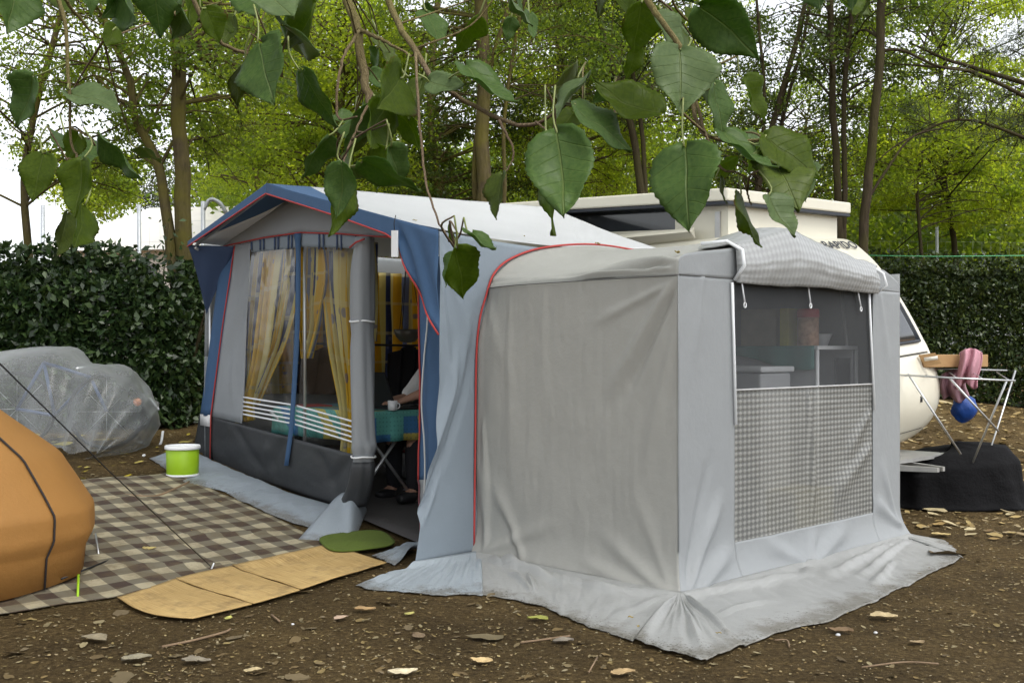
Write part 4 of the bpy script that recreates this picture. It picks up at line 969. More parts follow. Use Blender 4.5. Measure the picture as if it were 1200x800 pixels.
# ------------------------------------------------------------------ mats in front of the awning
def onground(fn, lift):
    def g(s, t):
        x, y = fn(s, t); return np.array([x, y, float(gz(x, y))+lift])
    return g
def gridmat(corners, nu, nv, lift, wob=0, seed=0):
    c = [np.array(q[:2]) for q in corners]; out = np.zeros((nv, nu, 3))
    for i in range(nv):
        for j in range(nu):
            s, r = j/(nu-1), i/(nv-1); p = (1-r)*((1-s)*c[0]+s*c[1])+r*((1-s)*c[3]+s*c[2])
            e = wob*float(fbm(p[0]*3, p[1]*3, s=seed)); out[i, j] = (p[0], p[1], float(gz(*p))+lift+max(-.6*lift, e))
    return out
def bamboo():
    m, t, p, o = nodes('woven_bamboo')
    uv = NN(t, 'ShaderNodeTexCoord'); mp = NN(t, 'ShaderNodeMapping'); mp.inputs['Scale'].default_value = (3, 130, 1); t.links.new(uv.outputs['UV'], mp.inputs[0])
    n = NN(t, 'ShaderNodeTexNoise'); n.inputs['Scale'].default_value = 1; n.inputs['Detail'].default_value = 3; t.links.new(mp.outputs[0], n.inputs['Vector'])
    c = ramp(t, n.outputs['Fac'], [(.3, (.34, .22, .085)), (.55, (.50, .35, .15)), (.75, (.60, .44, .21))]).outputs[0]
    s2 = noise(t, 5, 8, .75); f = ramp(t, s2.outputs['Fac'], [(.50, (0, 0, 0)), (.66, (1, 1, 1))]).outputs[0]; c = mixc(t, math_(t, 'MULTIPLY', f, .6), c, (.15, .10, .05))
    s3 = noise(t, 1.3, 2); c = mixc(t, 1.0, c, ramp(t, s3.outputs['Fac'], [(.3, (.8, .78, .74)), (.7, (1.1, 1.1, 1.1))]).outputs[0], 'MULTIPLY')
    t.links.new(c, p.inputs['Base Color']); p.inputs['Roughness'].default_value = .7; p.inputs['Specular IOR Level'].default_value = .2
    bump(t, p, n.outputs['Fac'], .6, .004); return m
M_bam = bamboo()
g = lambda x, y: ghit(x, y)[:2]
L0, L1 = np.array([g(130, 699), g(198, 681), g(262, 666), g(352, 651), g(395, 640)]), np.array([g(190, 738), g(262, 716), g(297, 708), g(345, 698), g(452, 664)])
tops = [(133, 702), (206, 682), (272, 667), (395, 640)]; bots = [(192, 738), (296, 712), (352, 696), (453, 664)]
for k in range(3):
    cs = [g(*tops[k]), g(*tops[k+1]), g(*bots[k+1]), g(*bots[k])]
    if k == 0: cs[0] = g(137, 704)
    if k < 2: cs[1] = lerp(cs[1], cs[0], .008); cs[2] = lerp(cs[2], cs[3], .008)
    G = gridmat(cs, 34, 26, .018+.003*k, .006, 70+k)
    if k == 0:                                         # the free corner is rounded
        for i in range(26):
            r = i/25; sh = .30*(r**3.5)
            for j in range(34): G[i, j] = lerp(G[i, j], G[i, -1], sh*(1-j/33)); 
    G[:, 0, 2] += .004; uv = np.stack(np.meshgrid(np.linspace(0, 1, 34), np.linspace(0, 1, 26), indexing='xy'), -1)[..., ::-1]
    lab = ('bamboo mat with rounded corner, leftmost of the three in front of the doorway', 'narrow bamboo mat, the middle one of the three in front of the doorway', 'bamboo mat nearest the blue doorway strip, rightmost of the three')[k]
    o = MB().grid(G, uv=uv).build('bamboo_mat', M_bam, None, thick=.006, off=-1); tag(o, lab, 'mat', 'bamboo mats laid end to end'); rebase(o, G[13, 17])
def gingham():
    m, t, p, o = nodes('brown_gingham')
    uv = NN(t, 'ShaderNodeTexCoord'); sx = NN(t, 'ShaderNodeSeparateXYZ'); t.links.new(uv.outputs['UV'], sx.inputs[0])
    w1_ = noise(t, 3, 2)
    fx_ = math_(t, 'LESS_THAN', math_(t, 'FRACT', sx.outputs['X']), .5); fy_ = math_(t, 'LESS_THAN', math_(t, 'FRACT', sx.outputs['Y']), .5)
    s_ = math_(t, 'MULTIPLY', math_(t, 'ADD', fx_, fy_), .5)
    c = ramp(t, s_, [(0, (.36, .32, .22)), (.3, (.15, .135, .10)), (.8, (.058, .040, .032))], 'CONSTANT').outputs[0]
    d = noise(t, 7, 8, .75); f = ramp(t, d.outputs['Fac'], [(.44, (0, 0, 0)), (.66, (1, 1, 1))]).outputs[0]; c = mixc(t, math_(t, 'MULTIPLY', f, .65), c, (.12, .09, .05))
    t.links.new(c, p.inputs['Base Color']); p.inputs['Roughness'].default_value = .75; p.inputs['Specular IOR Level'].default_value = .2
    bump(t, p, noise(t, 260, 2).outputs['Fac'], .3, .003); return m
cs = [(-2.25, .55), (-.28, .55), (-.28, 3.05), (-2.25, 3.05)]
aa, bb = np.meshgrid(np.linspace(-2.6, -.26, 90), np.linspace(.50, 3.0, 90), indexing='ij')
bb = bb+.06*(aa+1.3)*0; P = W(aa, bb, 0); aw = aa+.02*fbm(bb*2, aa*0, s=2)*1; P = W(aw, bb, 0)
P[..., 2] = gz(P[..., 0], P[..., 1])+.010+.016*np.clip(fbm(aa*3.5, bb*3.5, s=77)+.15, 0, 1)+fold(aa, bb, [(-.4, 1.2, -1.6, 1.5, .04, .014), (-.3, 2.1, -1.4, 2.5, .035, .014), (-1.0, .7, -2.0, 1.1, .04, .012), (-.8, 1.7, -1.0, 2.6, .03, .012)])
o = MB().grid(P, uv=np.stack([aa/.205, bb/.205], -1)).build('gingham_mat', gingham(), None, thick=.003); tag(o, 'brown and cream gingham floor mat spread in front of the awning', 'mat'); rebase(o, W(-1.3, 1.7, 0))
G = gridmat([g(366, 634), g(446, 627), g(468, 643), g(392, 657)], 30, 20, .034, .004, 5)
ctr = G.mean((0, 1))
out = []
for i in range(14):                                    # rounded door mat
    q = i/13; out.append([ctr+(lambda c, s_: (G[10, -1]-ctr)*c*q+(G[0, 15]-ctr)*s_*q)(*(lambda an: (np.sign(math.cos(an))*abs(math.cos(an))**.55, np.sign(math.sin(an))*abs(math.sin(an))**.55))(2*PI*j/48)) for j in range(48)])
out = np.array(out); out[..., 2] = gz(out[..., 0], out[..., 1])+.036
o = MB().grid(out, close=True).build('green_doormat', cloth('moss_green_pile', (.085, .12, .02), .95, crumple=1.2, var=.3), None, thick=.010, off=-1); tag(o, 'moss green rounded doormat lying on the threshold', 'doormat'); rebase(o, ctr)

# ------------------------------------------------------------------ bucket, orange tent, covered bicycle, ropes
bk0 = ghit(214, 558); bk = thing('bucket', 'lime green bucket with a white rim and lid beside the hedge', 'bucket', bk0)
M_lime = plain('lime_plastic', (.30, .50, .015), .45, var=.06, bmp=0); Rk = 19.5*bk0[1]/F; Hk = 35*bk0[1]/F
MB().lathe([(Rk*.80, .0), (Rk*.90, .008), (Rk*.93, .02), (Rk*.96, Hk*.86), (Rk*.94, Hk*.87)], bk0+np.array([0, 0, .012]), 40).build('pail', M_lime, bk)
MB().lathe([(Rk*.94, Hk*.865), (Rk*1.03, Hk*.87), (Rk*1.05, Hk*.9), (Rk*1.04, Hk*.985), (Rk*1.0, Hk), (Rk*.95, Hk*.99), (Rk*.9, Hk*.95), (0, Hk*.945)], bk0+np.array([0, 0, .012]), 40).build('lid', M_pole, bk)
MB().lathe([(Rk*.80, -.002), (Rk*.97, .0), (Rk*.97, .016), (Rk*.90, .018)], bk0+np.array([0, 0, .006]), 40).build('base_ring', M_pole, bk)

c0 = np.array(ghit(-110, 650)); c0 = np.array([-3.60, 6.15, 0]); c0[2] = gz0(c0[0], c0[1]); RX = 1.22; HT = .95
ot = thing('orange_tent', 'small orange dome tent with black pole sleeve at the left edge of the photo', 'tent', c0)
M_or = cloth('orange_nylon', (.50, .255, .075), .55, trans=.35, crumple=.45, var=.06)
rows = []
for i in range(40):
    r = i/39; an = r*PI/2; row = []; rp = float(np.interp(r, [0, .12, .25, .5, .75, .9, 1], [.93, .98, .975, .80, .50, .24, 0])); zp = float(np.interp(r, [0, .12, .25, .5, .75, .9, 1], [0, .12, .26, .58, .86, .97, 1]))
    for j in range(96):
        ph = 2*PI*j/96; k = 1-.08*abs(math.sin(2*ph))*math.cos(an)-.010*math.sin(ph*9+r*3)*math.sin(2*an)-.005*float(fbm(ph*3, r*6, s=44))
        row.append(c0+np.array([math.cos(ph)*RX*k*rp, math.sin(ph)*RX*k*rp, .04+HT*zp]))
    rows.append(row)
rows = np.array(rows); rows[0, :, 2] = gz(rows[0, :, 0], rows[0, :, 1])+.03
MB().grid(rows, close=True).build('flysheet', M_or, ot, thick=.002)
for j0 in (92, 68, 20, 44):
    path = [rows[i, j0]+.012*(rows[i, j0]-c0)/RX for i in range(0, 40)]
    MB().tube(path, .006, 6).build('pole_sleeve', plain('dark_webbing', (.03, .025, .025), .8), ot)
for j0 in (84, 76, 60, 8, 32): MB().tube([rows[i, j0]+.004*(rows[i, j0]-c0)/RX for i in range(1, 40)], .003, 4).build('panel_seam', cloth('orange_seam', (.27, .13, .05), .7), ot)
MB().tube([rows[0, 94]+np.array([.0, -.02, .02]), ghit(140, 651)], .006, 5).build('peg_strap', M_black, ot)
MB().tube([ghit(112, 640)+np.array([0, 0, .08]), ghit(116, 652)], .006, 6).build('peg', M_steel, ot)
MB().tube([ghit(92, 690)+np.array([0, 0, .08]), ghit(91, 702)], .007, 6).build('peg', M_lime, ot)

def polym():
    m, t, p, o = nodes('polythene_sheet')
    p.inputs['Base Color'].default_value = (.40, .42, .43, 1); p.inputs['Roughness'].default_value = .28; p.inputs['Specular IOR Level'].default_value = .8
    b = NN(t, 'ShaderNodeBump'); b.inputs['Strength'].default_value = .35; b.inputs['Distance'].default_value = .03
    n = noise(t, 4, 3, .5, stretch=(1, 1, .4)); t.links.new(n.outputs['Fac'], b.inputs['Height']); t.links.new(b.outputs[0], p.inputs['Normal'])
    tr = NN(t, 'ShaderNodeBsdfTransparent'); tr.inputs[0].default_value = (.9, .93, .94, 1); mx = NN(t, 'ShaderNodeMixShader')
    lw = NN(t, 'ShaderNodeLayerWeight'); lw.inputs['Blend'].default_value = .35; n2 = noise(t, 2.4, 3)
    f = math_(t, 'ADD', math_(t, 'MULTIPLY', lw.outputs['Facing'], .55), math_(t, 'MULTIPLY', n2.outputs['Fac'], .42))
    t.links.new(f, mx.inputs[0]); t.links.new(tr.outputs[0], mx.inputs[1]); t.links.new(p.outputs[0], mx.inputs[2]); t.links.new(mx.outputs[0], o.inputs[0]); return m
D = 9.6; pc = at(60, 545, D); pc[2] = gz0(pc[0], pc[1])
hp = lambda px, py, d=D: at(px, py, d)
outl = [(-75, 470), (-40, 430), (0, 412), (67, 408), (104, 424), (140, 430), (163, 450), (175, 470), (178, 490), (172, 515), (160, 535)]
rows = []; ov = smoothp([hp(*q) for q in outl], 60); base_y = pc[1]
for i in range(26):
    r = i/25; row = []
    for j in range(60):
        q = ov[j].copy(); cx_ = hp(55, 500)[0]; gzz = gz0(q[0], q[1])
        dep = .62*math.sin(PI*r); x = cx_+(q[0]-cx_)*(math.sin(PI*(.5+.5*(r-.5)*1.5)) if True else 1)
        x = cx_+(q[0]-cx_)*(1-.28*abs(2*r-1)**2); y = D+(r-.5)*1.25
        zt = gzz+(q[2]-gzz)*(1-.92*abs(2*r-1)**3.0)
        k = .05*float(fbm(j*.16, i*.22, s=9)); row.append(np.array([x+k, y+k*.8+.03*math.sin(j*.8+i*.3), max(gz0(x, y)+.01, zt+k*.8)]))
    rows.append(row)
rows = np.array(rows)
cv = MB().grid(rows).build('plastic_cover', polym(), None, thick=0)
tag(cv, 'translucent plastic sheet draped over a bicycle in front of the left hedge', 'plastic sheet'); rebase(cv, pc)
bc = thing('bicycle', 'bicycle stored under the translucent plastic sheet, orange reflector showing', 'bicycle', pc)
for px in (20, 125):
    c = hp(px, 508); gzz = gz0(c[0], c[1]); c = np.array([c[0], D, gzz+.34])
    wv = MB().tube([c+.32*np.array([math.cos(t), .1*math.cos(t), math.sin(t)]) for t in np.linspace(0, 2*PI, 33)], .018, 6, cap=False).build('wheel', M_black, bc)
    sp = MB()
    for k in range(8): sp.tube([c, c+.31*np.array([math.cos(k*PI/4), 0, math.sin(k*PI/4)])], .002, 3)
    sp.build('spokes', M_steel, wv)
ca_, cb2 = hp(20, 508), hp(125, 508); ga = gz0(ca_[0], D); ca_ = np.array([ca_[0], D, ga+.34]); cb2 = np.array([cb2[0], D, gz0(cb2[0], D)+.34]); bb_ = lerp(ca_, cb2, .42)-np.array([0, 0, .05]); st_ = lerp(ca_, cb2, .30)+np.array([0, 0, .42]); hd_ = lerp(ca_, cb2, .82)+np.array([0, 0, .30])
fm = MB()
for p, q in ((ca_, bb_), (ca_, st_), (bb_, st_), (bb_, hd_), (st_, hd_), (hd_, cb2)): fm.tube([p, q], .016, 8)
fm.build('frame', plain('blue_frame_paint', (.05, .09, .2), .3), bc)
MB().box(st_+np.array([0, 0, .1]), (.26, .13, .05)).build('saddle', M_black, bc, bevel=.02)
MB().tube([hd_+np.array([-.03, -.24, .08]), hd_+np.array([.02, 0, .10]), hd_+np.array([-.03, .24, .08])], .013, 6).build('handlebar', M_steel, bc)
MB().lathe([(0, -.006), (.035, -.006), (.035, .006), (0, .006)], hp(161, 471, D-.12), 16, (0, -1, 0)).build('reflector', plain('orange_reflector', (.75, .20, .02), .25, bmp=0), bc)
o = MB().tube(smoothp([ghit(168, 535)+np.array([0, 0, .01]), at(178, 531, 10.1), at(188, 520, 10.1), at(191, 505, 10.15)], 20), .012, 8).build('plastic_hose', M_pole, None); tag(o, 'short curved white hose between the plastic sheet and the bucket', 'hose')
o = MB().tube([at(176, 466, 9.9), at(186, 480, 9.8)], .010, 6).build('white_peg', M_pole, None); tag(o, 'white rod tip sticking out from the plastic sheet', 'rod')
gp0, gp1 = ghit(247, 669), at(-110, 318, 3.3)
gr = thing('guy_rope', 'black guy rope running across the gingham mat to its peg', 'rope', gp0)
MB().tube([gp0+np.array([0, 0, .03]), lerp(gp0, gp1, .5), gp1], .0032, 5).build('rope', M_black, gr)
MB().tube([gp0+np.array([.02, 0, .05]), gp0+np.array([-.02, .0, -.04])], .006, 6).build('peg', M_steel, gr)
o = MB().tube([np.array([gp1[0], gp1[1], gz0(gp1[0], gp1[1])]), gp1+np.array([0, 0, .05])], .016, 8).build('tarp_pole', M_steel, None); tag(o, 'steel tarp pole holding the upper end of the black guy rope', 'pole')

# ------------------------------------------------------------------ right side: airer, carton, cloths, covered drawbar box
DR = 8.9
ar = thing('drying_rack', 'folding metal drying rack behind the annex corner, with pink cloths hung on it', 'drying rack', at(1110, 411+CAMH*F/DR, DR))
MB().tube([at(1048, 438, 9.3), at(1100, 432, 9.7), at(1180, 434, 9.7)], .009, 6).build('frame_bar', M_steel, ar)
MB().tube([at(1052, 439, 8.9), at(1120, 443, 8.7), at(1190, 446, 8.6)], .009, 6).build('frame_bar', M_steel, ar)
MB().tube([at(1048, 438, 9.3), at(1052, 439, 8.9)], .009, 6).build('frame_bar', M_steel, ar)
for k in range(5): MB().tube([at(1056+k*28, 438-(k > 1)*2, 9.5), at(1062+k*30, 441+k, 8.8)], .004, 5).build('wire', M_steel, ar)
for x0, y0, x1, y1, d0, d1 in ((1064, 438, 1126, 532, 8.9, 8.9), (1112, 442, 1170, 505, 8.8, 8.8), (1180, 445, 1120, 590, 8.7, 9.4), (1190, 434, 1150, 560, 9.6, 9.3)):
    MB().tube([at(x0, y0, d0), at(x1, y1, d1)], .009, 6).build('leg', M_steel, ar)
cr = thing('log_carton', 'narrow open brown cardboard box resting on the drying rack', 'cardboard box', at(1110, 428, 10.4))
M_card = plain('brown_cardboard', (.36, .22, .10), .8, var=.1)
e0, e1 = at(1082, 429, 9.35), at(1158, 424, 9.75)
dv = (e1-e0)[:2]/np.linalg.norm((e1-e0)[:2]); pv = np.array([-dv[1], dv[0]])
def cbx(p, q, w_, z0, z1): return [np.r_[p[:2]-pv*0, z0], np.r_[q[:2]-pv*0, z0], np.r_[q[:2]+pv*w_, z0], np.r_[p[:2]+pv*w_, z0], np.r_[p[:2], z1], np.r_[q[:2], z1], np.r_[q[:2]+pv*w_, z1], np.r_[p[:2]+pv*w_, z1]]
MB().hexa(cbx(e0, e1, .20, e0[2]-.01, e0[2]+.10)).build('box_body', M_card, cr, smooth=False, bevel=.004)
MB().hexa([at(1076, 416, 9.32), at(1096, 413, 9.28), at(1096, 413, 9.30), at(1076, 416, 9.34), at(1084, 429, 9.30), at(1103, 426, 9.26), at(1103, 426, 9.28), at(1084, 429, 9.32)]).build('box_flap', M_card, cr, smooth=False)
MB().tube([at(1083, 421, 9.24), at(1099, 419, 9.20)], .016, 8).build('tape_roll', plain('tape_white', (.65, .62, .55), .4, bmp=0), cr)
def drape(x0, x1, y0, y1, d, mat, name, lab, cat, seed=0, bulge=.1):
    out = np.array([[at(lerp(x0, x1, s)+3*math.sin(r*4+seed), lerp(y0, y1, r)-5*math.sin(PI*s)*(1-r)+4*math.sin(s*8+seed)*r, d+.05*math.sin(s*14+seed+r)+bulge*math.sin(PI*s)*math.sin(PI*r)*-1) for s in np.linspace(0, 1, 24)] for r in np.linspace(0, 1, 20)])
    o = MB().grid(out).build(name, mat, None, thick=.01); tag(o, lab, cat); return rebase(o, out[-1, 12])
drape(1122, 1148, 413, 452, 9.5, cloth('pink_cloth', (.58, .30, .36), .85, trans=.2, crumple=.8), 'pink_towel', 'patterned pink towel hanging on the drying rack', 'towel', 1)
drape(1104, 1134, 438, 468, 9.7, cloth('pale_pink_plastic', (.42, .24, .28), .5, trans=.2, crumple=1.0), 'pink_bag', 'pale pink bag hanging under the drying rack', 'bag', 3, .15)
o = MB().blob(at(1130, 478, 9.8), (.11, .09, .12), 20, 14, lambda d: 1+.18*float(vn(d.x*3, d.y*3, d.z*3, 7))).build('blue_bag', cloth('royal_blue_plastic', (.015, .06, .26), .4, crumple=1.0), None); tag(rebase(o, at(1130, 493, 9.8)), 'royal blue bag hanging below the pink cloths', 'bag')
c0 = ghit(1140, 600); c0[1] += .45
def cover(d): return 1+.07*float(fbm(d.x*2.4, d.y*2.4, d.z*2.4, 3, 5))+.06*math.sin(math.atan2(d.y, d.x)*9)*max(0, .6-d.z*.8)
hx_, hz_ = 80/F*c0[1]*1.0, .36
rows = []
for i in range(26):
    r = i/25; row = []
    for j in range(72):
        ph = 2*PI*j/72; cx = np.sign(math.cos(ph))*abs(math.cos(ph))**.75; sy = np.sign(math.sin(ph))*abs(math.sin(ph))**.75
        rad = (.70+.30*min(1, (1-r)*1.4)) if r < .8 else .70*(1-(r-.8)/.2)+.0
        rad = np.interp(r, [0, .1, .6, .8, 1], [1.05, 1.0, .92, .75, 0]); zz_ = np.interp(r, [0, .1, .6, .8, 1], [0, .05, .36, .47, .50])
        k = 1+.03*math.sin(ph*11+r*3)*(1-r)+.04*float(fbm(ph*2, r*4, s=3))
        row.append(np.array([c0[0]+cx*hx_*rad*k, c0[1]+sy*.42*rad*k, float(gz0(c0[0], c0[1]))+zz_*(1+.18*cx*(r > .5)*.6+.05*float(fbm(ph*2, r*3, s=8)))+.005]))
    rows.append(row)
o = MB().grid(np.array(rows), close=True).build('black_cover', cloth('black_cover_cloth', (.006, .006, .007), .8, crumple=1.6, spec=.12), None, thick=.006)
tag(rebase(o, c0), 'black cloth cover over a low load beside the caravan drawbar', 'cover')
# ------------------------------------------------------------------ vegetation
def leafcloud(cent, size, aspect=.55, flat=.0, droop=0.0, rg=None):
    """one folded rhombic leaf per centre"""
    rg = rg or rng; n = len(cent); size = np.broadcast_to(size, (n,))*rg.uniform(.65, 1.3, n)
    d = rg.normal(size=(n, 3)); d[:, 2] = d[:, 2]*(1-flat)-droop; d /= np.linalg.norm(d, axis=1)[:, None]
    q = rg.normal(size=(n, 3)); s = np.cross(d, q); s /= np.linalg.norm(s, axis=1)[:, None]+1e-9; nn = np.cross(d, s)
    L = size[:, None]; v = np.empty((n, 4, 3))
    v[:, 0] = cent-d*L*.5; v[:, 2] = cent+d*L*.5+nn*L*.06
    v[:, 1] = cent-d*L*.08+s*L*aspect*.5+nn*L*.12; v[:, 3] = cent-d*L*.08-s*L*aspect*.5+nn*L*.12
    return v.reshape(-1, 3)
def quads(n): return np.arange(n*4).reshape(n, 4)
def barkmat(name, c1, c2, moss):
    m, t, p, o = nodes(name)
    n = noise(t, 9, 7, .7, stretch=(3, 3, .5)); n2 = noise(t, 2.2, 4)
    c = ramp(t, n.outputs['Fac'], [(.3, c1), (.7, c2)]).outputs[0]
    f = ramp(t, n2.outputs['Fac'], [(.4, (0, 0, 0)), (.62, (1, 1, 1))]).outputs[0]; c = mixc(t, math_(t, 'MULTIPLY', f, .75), c, moss)
    t.links.new(c, p.inputs['Base Color']); p.inputs['Roughness'].default_value = .95; p.inputs['Specular IOR Level'].default_value = .1
    bump(t, p, n.outputs['Fac'], 1.0, .03); return m
M_bark = barkmat('mossy_bark', (.045, .035, .020), (.12, .095, .055), (.13, .115, .025))
M_bark2 = barkmat('dark_bark', (.030, .023, .016), (.075, .058, .038), (.06, .055, .022))
M_lf1 = leafmat('yellow_green_leaves', [(.12, .165, .022), (.165, .21, .03), (.21, .25, .045), (.14, .18, .026)], .62, tcol=(3.5, 3.3, 1.0), patch=(.7, .78, .9))
M_lf2 = leafmat('mid_green_leaves', [(.065, .10, .018), (.10, .14, .024), (.145, .185, .036)], .55, tcol=(3.3, 3.1, 1.0), patch=(.7, .8, .9))
M_lf3 = leafmat('dark_green_leaves', [(.03, .05, .014), (.05, .08, .018), (.08, .11, .022)], .42, tcol=(2.6, 2.5, .8))
M_lfp = leafmat('pine_needles', [(.035, .06, .02), (.06, .085, .03), (.09, .11, .04)], .25, tcol=(1.5, 1.5, .7))
def tree(lab, stems, clumps, leaf, mat, bark=M_bark, n=150, rad=.45, name='tree', group=None, asp=.55, extra_stems=()):
    """stems: lists of ((x,y,z), radius); clumps: array of centres each fed by a thin branch from the nearest stem point"""
    rg = np.random.default_rng(abs(hash(len(lab)*31+len(clumps))) % 99991)
    base = stems[0][0][0]; t = thing(name, lab, 'tree', base, group)
    sp = []
    for st in stems:
        pts = smoothp([q[0] for q in st], 26); rr = .60*np.interp(np.linspace(0, 1, 26), np.linspace(0, 1, len(st)), [q[1] for q in st])
        k = np.array([[.5*r*float(fbm(i*.35, 3.1*j, s=len(sp))) for j in range(3)] for i, r in enumerate(rr)]); k[0] = 0
        pts = pts+k; sp.append((pts, rr)); MB().tube(pts, rr, 12, cap=False).build('trunk', bark, t)
    allp = np.vstack([s[0][6:] for s in sp]); allr = np.hstack([s[1][6:] for s in sp])
    m = MB()
    for c in clumps:
        d = np.linalg.norm(allp-c, axis=1)+np.clip(allp[:, 2]-c[2]+.2, 0, 9)*1.5; i = int(np.argmin(d)); a = allp[i]
        L = np.linalg.norm(c-a); mid = lerp(a, c, .5)+rg.normal(size=3)*L*.10+np.array([0, 0, .10*L])
        p = smoothp([a, mid, c, c+(c-mid)*.35+rg.normal(size=3)*.1], 9)
        r0 = min(allr[i]*.4, .008+.009*L); m.tube(p, np.linspace(r0, .004, 9), 5, cap=False)
        for _ in range(3):
            q = p[rg.integers(4, 9)]; e = q+rg.normal(size=3)*rad*.8; m.tube([q, lerp(q, e, .5)+rg.normal(size=3)*.05, e], [.006, .005, .003], 4, cap=False)
    if len(clumps): m.build('branches', bark, t)
    C = []
    for c in clumps:
        k = int(n*2.3*rg.uniform(.5, 1.4)*(1 if leaf < .15 else .5)); g_ = rg.normal(size=(k, 3)); g_ = g_/np.linalg.norm(g_, axis=1)[:, None]*(rg.uniform(0, 1, k)**.45)[:, None]
        C.append(c+g_*rad*rg.uniform(.6, 1.3)*np.array([1.15, 1.15, .62]))
    if C:
        C = np.vstack(C); fastmesh('crown', leafcloud(C, leaf*(.84 if leaf < .15 else 1), asp, rg=rg), quads(len(C)), mat, t)
    return t
def pstem(pts, d0, r0, r1, ground=True, d1=None):
    """a stem laid along image points at a depth; radii in metres"""
    d1 = d1 or d0; out = []; k = len(pts)
    for i, (x, y) in enumerate(pts):
        d = lerp(d0, d1, i/(k-1)); p = at(x, y, d)
        if i == 0 and ground: p[2] = gz0(p[0], p[1])-.1
        out.append((p, lerp(r0, r1, i/(k-1))))
    return out
def cl(n, x0, x1, y0, y1, d0, d1, seed, pw=1.0):
    """clump centres spread through a real volume whose extent is measured in the photo at mid depth"""
    rg = np.random.default_rng(seed); dm = (d0+d1)/2
    X0, X1 = (x0-600)/F*dm, (x1-600)/F*dm; Z0, Z1 = CAMH+(HY-y1)/F*dm, CAMH+(HY-y0)/F*dm
    r = rg.uniform(0, 1, (n, 3)); return np.stack([X0+(X1-X0)*r[:, 0], d0+(d1-d0)*r[:, 1], Z0+(Z1-Z0)*r[:, 2]**pw], -1)
# left: forked pair of mossy trunks behind the hedge
tree('mossy tree with two parallel trunks rising beside the left roof edge', [pstem([(236, 520), (228, 400), (222, 340), (216, 240), (212, 150), (207, 60), (204, -60)], 12.3, .19, .12), pstem([(226, 400), (206, 330), (196, 250), (186, 190), (160, 140), (150, 90), (120, 20)], 12.3, .13, .05, False)],
     cl(72, 60, 330, -60, 190, 11.4, 15, 1), .068, M_lf2, n=130, rad=.42)
tree('slim leaning tree far left with sparse leaves against the white sky', [pstem([(20, 500), (40, 380), (30, 200), (60, 60), (90, -60)], 13.5, .10, .05)], cl(52, -40, 200, -80, 230, 12.5, 15.5, 2), .065, M_lf2, n=90, rad=.4)
tree('bright yellow green tree left of centre behind the awning gable', [pstem([(395, 560), (400, 380), (392, 250), (400, 120), (420, -40)], 17, .16, .07)], cl(95, 245, 480, -40, 250, 15.5, 19, 3), .085, M_lf1, n=170, rad=.52)
tree('thick mossy trunk rising straight behind the white awning roof', [pstem([(572, 560), (570, 380), (568, 250), (566, 120), (562, -80)], 13.5, .17, .13), pstem([(568, 330), (556, 200), (572, 90), (598, 0), (605, -60)], 13.6, .07, .035, False), pstem([(574, 360), (590, 250), (592, 130), (612, 10), (640, -60)], 13.7, .05, .03, False)],
     cl(84, 450, 720, -80, 120, 12.8, 16.5, 4), .068, M_lf2, n=120, rad=.42)
tree('mid green tree behind the mossy trunk, dark lower leaves', [pstem([(520, 560), (522, 380), (515, 250), (505, 100), (520, -60)], 18.5, .15, .08)], cl(80, 420, 640, 30, 260, 17.5, 21, 5), .085, M_lf3, n=150, rad=.5)
tree('yellow green tree right of the thick mossy trunk', [pstem([(660, 560), (655, 380), (648, 250), (655, 100), (650, -60)], 18, .12, .06)], cl(85, 590, 760, -40, 240, 17, 20.5, 6), .08, M_lf1, n=150, rad=.48)
tree('dark slender tree leaning left behind the caravan roof, beneath the big hanging leaf', [pstem([(765, 520), (757, 300), (745, 170), (722, 90), (700, 10), (690, -60)], 15, .11, .05), pstem([(757, 250), (752, 150), (740, 60), (752, -40)], 15, .06, .04, False)], cl(62, 660, 850, -60, 130, 14, 17, 7), .07, M_lf3, M_bark2, n=95, rad=.4)
tree('group of thin dark stems fanning out behind the right half of the caravan roof', [pstem([(880, 520), (886, 250), (905, 150), (930, 60), (958, -60)], 15.5, .10, .05), pstem([(880, 380), (888, 250), (896, 120), (890, 40), (880, -60)], 15.5, .05, .03, False), pstem([(884, 330), (905, 200), (925, 110), (945, 30), (950, -50)], 15.7, .05, .03, False)],
     cl(66, 800, 980, 0, 250, 15, 18.5, 8), .07, M_lf3, M_bark2, n=90, rad=.38)
tree('slim twin stemmed tree left of the darkest right hand trunk', [pstem([(987, 520), (985, 300), (981, 200), (975, 100), (973, -60)], 15, .10, .07), pstem([(987, 330), (990, 200), (990, 100), (1005, -60)], 15, .07, .05, False)], cl(46, 930, 1050, -60, 120, 14, 17, 9), .07, M_lf3, M_bark2, n=75, rad=.36)
tree('dark upright trunk with bare side branches right of the caravan roof', [pstem([(1012, 520), (1012, 300), (1018, 210), (1028, 100), (1036, -60)], 14, .11, .09), pstem([(1016, 235), (1045, 190), (1070, 160), (1105, 150)], 14, .035, .015, False), pstem([(1030, 60), (1060, 60), (1100, 78), (1145, 85)], 14, .04, .02, False)], cl(22, 1000, 1130, -80, 60, 13.4, 16, 10), .07, M_lf2, M_bark2, n=80, rad=.38)
tree('dark branching pine at the right edge with horizontal limbs', [pstem([(1230, 520), (1225, 250), (1220, 100), (1225, -80)], 14.5, .22, .16), pstem([(1222, 105), (1150, 82), (1105, 68), (1065, 50)], 14.5, .06, .02, False), pstem([(1222, 125), (1140, 85), (1090, 78), (1040, 75)], 14.3, .05, .015, False), pstem([(1222, 170), (1130, 140), (1060, 165), (1020, 195)], 14.2, .04, .01, False)],
     cl(30, 1085, 1220, 40, 170, 13.8, 16, 11), .10, M_lfp, M_bark2, n=120, rad=.3, asp=.12, name='pine_tree')
